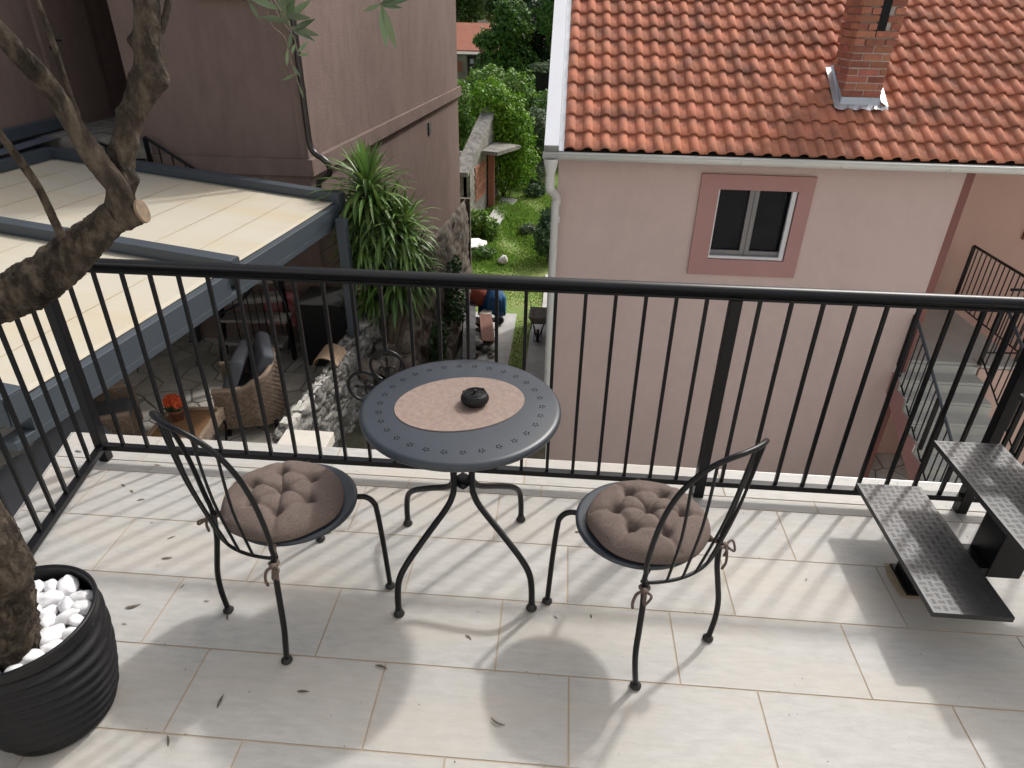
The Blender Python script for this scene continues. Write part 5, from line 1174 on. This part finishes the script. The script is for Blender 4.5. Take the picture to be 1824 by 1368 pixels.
sh = thing('ruined_shed', 'old roofless concrete shed with brick infill and sloping slab, draped in ivy', 'shed', (-3.6, 27.0, GZ))
def yz_prism(mb, poly, x0, x1, sk=0):
    """prism along x of a (y,z) outline; sk shears x with y"""
    n = len(poly); vs = [(x0 + sk * (y - 25.6), y, z) for y, z in poly] + [(x1 + sk * (y - 25.6), y, z) for y, z in poly]; tri = mathutils.geometry.tessellate_polygon([[Vector((y, z, 0)) for y, z in poly]])
    mb.add(vs, [tuple(t) for t in tri] + [tuple(n + i for i in t[::-1]) for t in tri] + [(i, (i + 1) % n, n + (i + 1) % n, n + i) for i in range(n)])
mb = MB(); yz_prism(mb, [(25.6, GZ), (25.6, -3.85), (29.6, -2.15), (30.3, -2.7), (30.3, GZ)], -3.72, -3.46, .14); mb.b2(-6.5, -3.60, 25.6, 25.85, GZ, -3.9); part(mb, 'wall', 'oldconc', sh)
mb = MB(); yz_prism(mb, [(25.15, -3.86), (25.15, -3.70), (29.7, -1.96), (29.7, -2.12)], -3.98, -3.42, .14); part(mb, 'roof_slab', 'oldconc', sh)
mb = MB(); mb.b2(-6.5, -4.02, 25.3, 30, -3.95, -3.85); part(mb, 'flat_roof', 'oldconc', sh)
mb = MB(); rb_ = random.Random(3)
for j in range(9):
    for i in range(6):
        y = 26.35 + .26 * i + (.13 if j % 2 else 0); x = -3.455 + .14 * (y - 25.6); mb.box((x, y, -5.0 + .15 * j), (.06, .24, .13), -math.atan(.14))
part(mb, 'brick_infill', 'bricklay', sh)
mb = MB(); mb.prism([(-3.20, 27.2), (-2.55, 27.0), (-1.75, 28.6), (-2.85, 29.2)], -3.42, -3.28); part(mb, 'canopy_slab', 'oldconc', sh)
mb = MB(); mb.b2(-3.05, -2.80, 28.1, 28.35, GZ, -3.43); part(mb, 'brick_pier', 'bricklay', sh)
mb = MB(); mb.prism([(-3.0, 24.6), (-2.45, 24.6), (-1.9, 29.4), (-2.6, 29.6)], GZ, GZ + .10); o = mb.build('concrete_strip', 'conc'); tag(o, kind='structure')

# ---- plants of the yard and beyond
shrub('ivy_mound', 'towering bright green ivy covered tree stump behind the ruined shed', (-2.6, 30.0, GZ), [(-3.05, 30.0, -1.75, .85, .8, .8), (-2.55, 30.0, -2.4, .95, .8, .9), (-2.15, 29.9, -3.0, .85, .7, .9), (-2.85, 29.9, -2.8, .8, .7, .9), (-1.9, 30.1, -4.1, .75, .7, 1.2), (-2.6, 30.0, -4.4, .9, .6, 1.2), (-3.5, 30.3, -2.0, .5, .6, .6)], 16000, .085, 'bright', cat='ivy', shell=.75)
shrub('garden_bush', 'light green bush left of the ivy mound beside the mauve house edge', (-4.6, 33.0, GZ), [(-4.9, 33, -2.6, .9, .8, 1.2), (-4.4, 33, -4.2, .9, .8, 1.4), (-5.2, 34, -3.4, .9, .8, 1.6)], 8000, .10, 'lime', 'bushes behind the shed')
shrub('garden_bush', 'pale leafy bush on top behind the ivy mound', (-3.2, 37.0, GZ), [(-3.9, 37, -2.0, 1.2, .9, 1.0), (-2.5, 37, -2.3, 1.0, .9, 1.1), (-3.2, 37, -4, 1.6, .9, 1.6)], 8000, .11, 'lime', 'bushes behind the shed')
shrub('garden_bush', 'grey green olive like bush right of the ivy mound', (-1.2, 33.0, GZ), [(-1.4, 33, -3.2, .8, .8, .8), (-.8, 33, -4.1, .9, .8, 1.2), (-1.5, 33.5, -4.4, .7, .8, 1.2), (-.6, 34, -3.4, .9, .8, .9), (-1.3, 32, -5.2, .6, .6, .6)], 9000, .085, 'grey', 'bushes behind the shed')
shrub('garden_bush', 'mid green bush low on the right behind the downpipe of the pink house', (-.5, 37, GZ), [(-.9, 37, -3.2, 1.2, 1, 1.0), (.1, 37, -4.2, 1.2, 1, 1.5), (-1.6, 38, -3.0, .9, .9, .7)], 7000, .11, 'mid', 'bushes behind the shed')
shrub('clipped_hedge', 'dark clipped hedge bush beside the pink house downpipe', (-.35, 21.6, GZ), [(-.30, 21.6, -5.0, .42, .6, .55), (-.25, 22.2, -4.6, .40, .6, .45)], 5200, .06, 'hedge', shell=.8)
shrub('leafy_bush', 'bright leafy bush growing in front of the ruined shed', (-2.6, 24.0, GZ), [(-2.85, 24.0, -5.25, .42, .4, .45), (-2.5, 23.8, -5.35, .32, .4, .36), (-3.1, 24.2, -5.3, .4, .5, .45)], 3000, .085, 'lime', 'low bushes in the tall grass')
for (x, y, s, m_, lab) in ((-1.1, 24.6, .34, 'grey', 'greyish weed clump near the hedge'), (-2.5, 21.8, .34, 'mid', 'rounded weed clump beside the white sheeting'), (-1.2, 30.4, .45, 'hedge', 'dark weed clump below the ivy mound')):
    shrub('weed_clump', lab, (x, y, GZ), [(x, y, GZ + s * .5, s, s, s * .7), (x + s * .5, y + .2, GZ + s * .4, s * .6, s * .6, s * .5)], 1300, .06, m_, 'low bushes in the tall grass', cat='weeds')

# pergola hut with climbing plant, white post, low wall
hut = thing('garden_hut', 'small dark garden shelter roofed by a pale green climber with a white post in front', 'shelter', (-1.0, 45, GZ))
mb = MB()
for x in (-2.1, -.9, .6): mb.b2(x - .05, x + .05, 44.2, 44.3, GZ, -1.9)
mb.b2(-2.2, 1.4, 44.2, 44.3, -1.95, -1.85); part(mb, 'frame', 'black', hut); mb = MB(); mb.b2(-2.0, 1.4, 47, 47.1, GZ, -1.9); part(mb, 'back_wall', 'black', hut)
V, F = leaf_cloud([(-1.3 - hut.location.x, 45 - 45, -1.65 - GZ, .9, 1.2, .25), (-.1 - hut.location.x, 0, -1.5 - GZ, 1.1, 1.2, .32), (1 - hut.location.x, 0, -1.6 - GZ, .8, 1, .25)], 5000, .11); npmesh('climber', V, F, 'grey', hut)
mb = MB(); mb.b2(-2.32, -2.08, 43.9, 44.05, -3.35, -2.45); part(mb, 'white_post', 'lampwhite', hut)
mb = MB(); mb.b2(-2.6, 1.6, 41.8, 42.0, GZ, -3.75); o = mb.build('low_wall', 'conc'); tag(o, 'low pale concrete wall in front of the garden shelter', 'wall')

# far houses
fh = thing('far_house', 'distant grey house with long red tiled roof behind the trees', 'house', (-8.5, 74, -9))
mb = MB(); mb.b2(-14, -1.5, 72, 79, -9, -2.42); part(mb, 'wall', 'greywall', fh)
mb = MB(); mb.add([(-14.5, 71.5, -2.38), (-1.2, 71.5, -2.48), (-1.2, 75.5, -.22), (-14.5, 75.5, -.12), (-14.5, 79.5, -2.4), (-1.2, 79.5, -2.4)], [(0, 1, 2, 3), (3, 2, 5, 4)]); mb.b2(-14.5, -1.2, 71.45, 71.5, -2.62, -2.40)
rf = part(mb, 'roof', 'farroof', fh)
mb = MB(); mb.b2(-8.22, -7.45, 71.94, 71.995, -3.62, -2.72); w_ = part(mb, 'window', 'pvc', fh)
mb = MB()
for (a, b, c, d) in ((-8.16, -7.87, -3.15, -2.78), (-7.80, -7.51, -3.15, -2.78), (-8.16, -7.51, -3.54, -3.22)): mb.b2(a, b, 71.92, 71.938, c, d)
sub(mb, 'pane', 'glass', fh, w_)
oh = thing('old_outbuilding', 'old yellowish flat block with brick window next to the grey house', 'building', (-10, 69, -9))
mb = MB(); mb.b2(-12.5, -9.35, 68, 71.4, -9, -2.62); part(mb, 'wall', 'yellowwall', oh)
mb = MB(); mb.b2(-9.34, -8.45, 68.6, 71.4, -9, -2.60); part(mb, 'stair_tower', 'asphalt', oh)
mb = MB(); mb.b2(-12.6, -8.4, 67.9, 71.4, -2.59, -2.50); part(mb, 'roof', 'oldconc', oh)
mb = MB(); mb.b2(-10.25, -9.75, 67.96, 67.995, -4.0, -3.1); part(mb, 'bricked_window', 'bricklay', oh)
mb = MB(); mb.b2(-9.1, -8.75, 68.56, 68.595, -3.35, -2.95); part(mb, 'slit_window', 'pvc', oh)

# trees behind
G1 = 'trees behind the yard'
tree('broad_tree', 'rich green tree with feathery edge in front of the red roofed house', 'tree', (-4.6, 56, -8), [(-5.1, 56, -1.2, 1.6, 1.5, 1.5), (-4.2, 56, .2, 1.5, 1.5, 1.4), (-5.4, 56, -3.0, 1.6, 1.5, 1.4), (-3.8, 56, -2.6, 1.6, 1.5, 1.6), (-4.7, 56, -4.4, 1.8, 1.5, 1.3), (-6.2, 56, -.8, .9, .8, .6), (-4.6, 56, 1.3, 1.0, 1, .8)], 15000, .17, 'mid', G1, trunk=.2)
tree('dense_tree', 'very dark dense tree right of the feathery green tree', 'tree', (-2.2, 58, -8), [(-2.6, 58, .2, 1.7, 1.5, 1.8), (-1.4, 58, -1.6, 1.7, 1.5, 1.8), (-3.0, 58, -2.6, 1.6, 1.5, 1.7), (-2.0, 58, -4.0, 1.9, 1.5, 1.5), (-.8, 58, -3.6, 1.5, 1.4, 1.8), (-1.0, 58, .6, 1.5, 1.4, 1.5)], 15000, .16, 'deep', G1, trunk=.22)
tree('dense_tree', 'dark conifer like tree rising above the red roof', 'tree', (-5.0, 66, -8), [(-4.8, 66, 2.2, 2.0, 1.8, 1.5), (-3.6, 66, .9, 1.8, 1.8, 1.4), (-6.0, 66, 1.6, 1.5, 1.5, 1.0), (-2.6, 66, 2.8, 1.8, 1.7, 1.5), (-4.3, 66, 4.2, 2.0, 1.8, 1.5)], 13000, .18, 'dark', G1, trunk=.25)
tree('broad_tree', 'fresh green tree at the right edge under the white roof verge', 'tree', (-.7, 54, -8), [(-1.0, 54, .9, 1.3, 1.3, 1.2), (-.4, 54, -.6, 1.1, 1.3, 1.4), (-1.0, 54, 2.4, 1.2, 1.2, 1.0), (0.4, 54, .8, 1.4, 1.3, 1.8)], 8000, .15, 'mid', G1, trunk=.18)
tree('pale_tree', 'yellow green loose tree behind the dark conifer', 'tree', (-7.6, 84, -8), [(-7.8, 84, 1.5, 2.2, 2, 1.8), (-6.2, 84, 2.9, 2.0, 2, 1.8), (-8.8, 84, 3.4, 2.2, 2, 1.8), (-7.2, 84, 5.0, 2.2, 2, 1.6)], 11000, .20, 'lime', G1, trunk=.2)
tree('broad_tree', 'mid green tree at the upper left against the mauve house edge', 'tree', (-11.5, 88, -8), [(-12.2, 88, .8, 2.4, 2, 1.6), (-11.0, 88, 2.6, 2.2, 2, 2.0), (-13.4, 88, 3.4, 2.6, 2, 2.2), (-11.6, 88, 5.2, 2.4, 2, 1.8), (-14.5, 88, 1.5, 2, 2, 2)], 13000, .20, 'mid', G1, trunk=.2)
tree('dense_tree', 'dark shrubby tree below the feathery green tree beside the shelter', 'tree', (-2.8, 50, -7), [(-2.9, 50, -3.6, .9, 1, .7), (-2.2, 50, -4.0, 1.0, 1, .9), (-3.6, 50, -4.2, .8, 1, .8)], 4500, .12, 'dark', G1, trunk=.1)
V, F = leaf_cloud([(-34 + 3.3 * i + rng.uniform(-1, 1), 108 + 9 * j, 2.0 + 4.6 * j + rng.uniform(-1, 1.5), 3.4, 3, 3.2) for i in range(16) for j in range(4)], 60000, .42)
tag(npmesh('distant_wood', V, F, 'dark'), 'distant wooded hillside closing the view above the far roof', 'wood', kind='stuff')
bpy.context.view_layer.update()
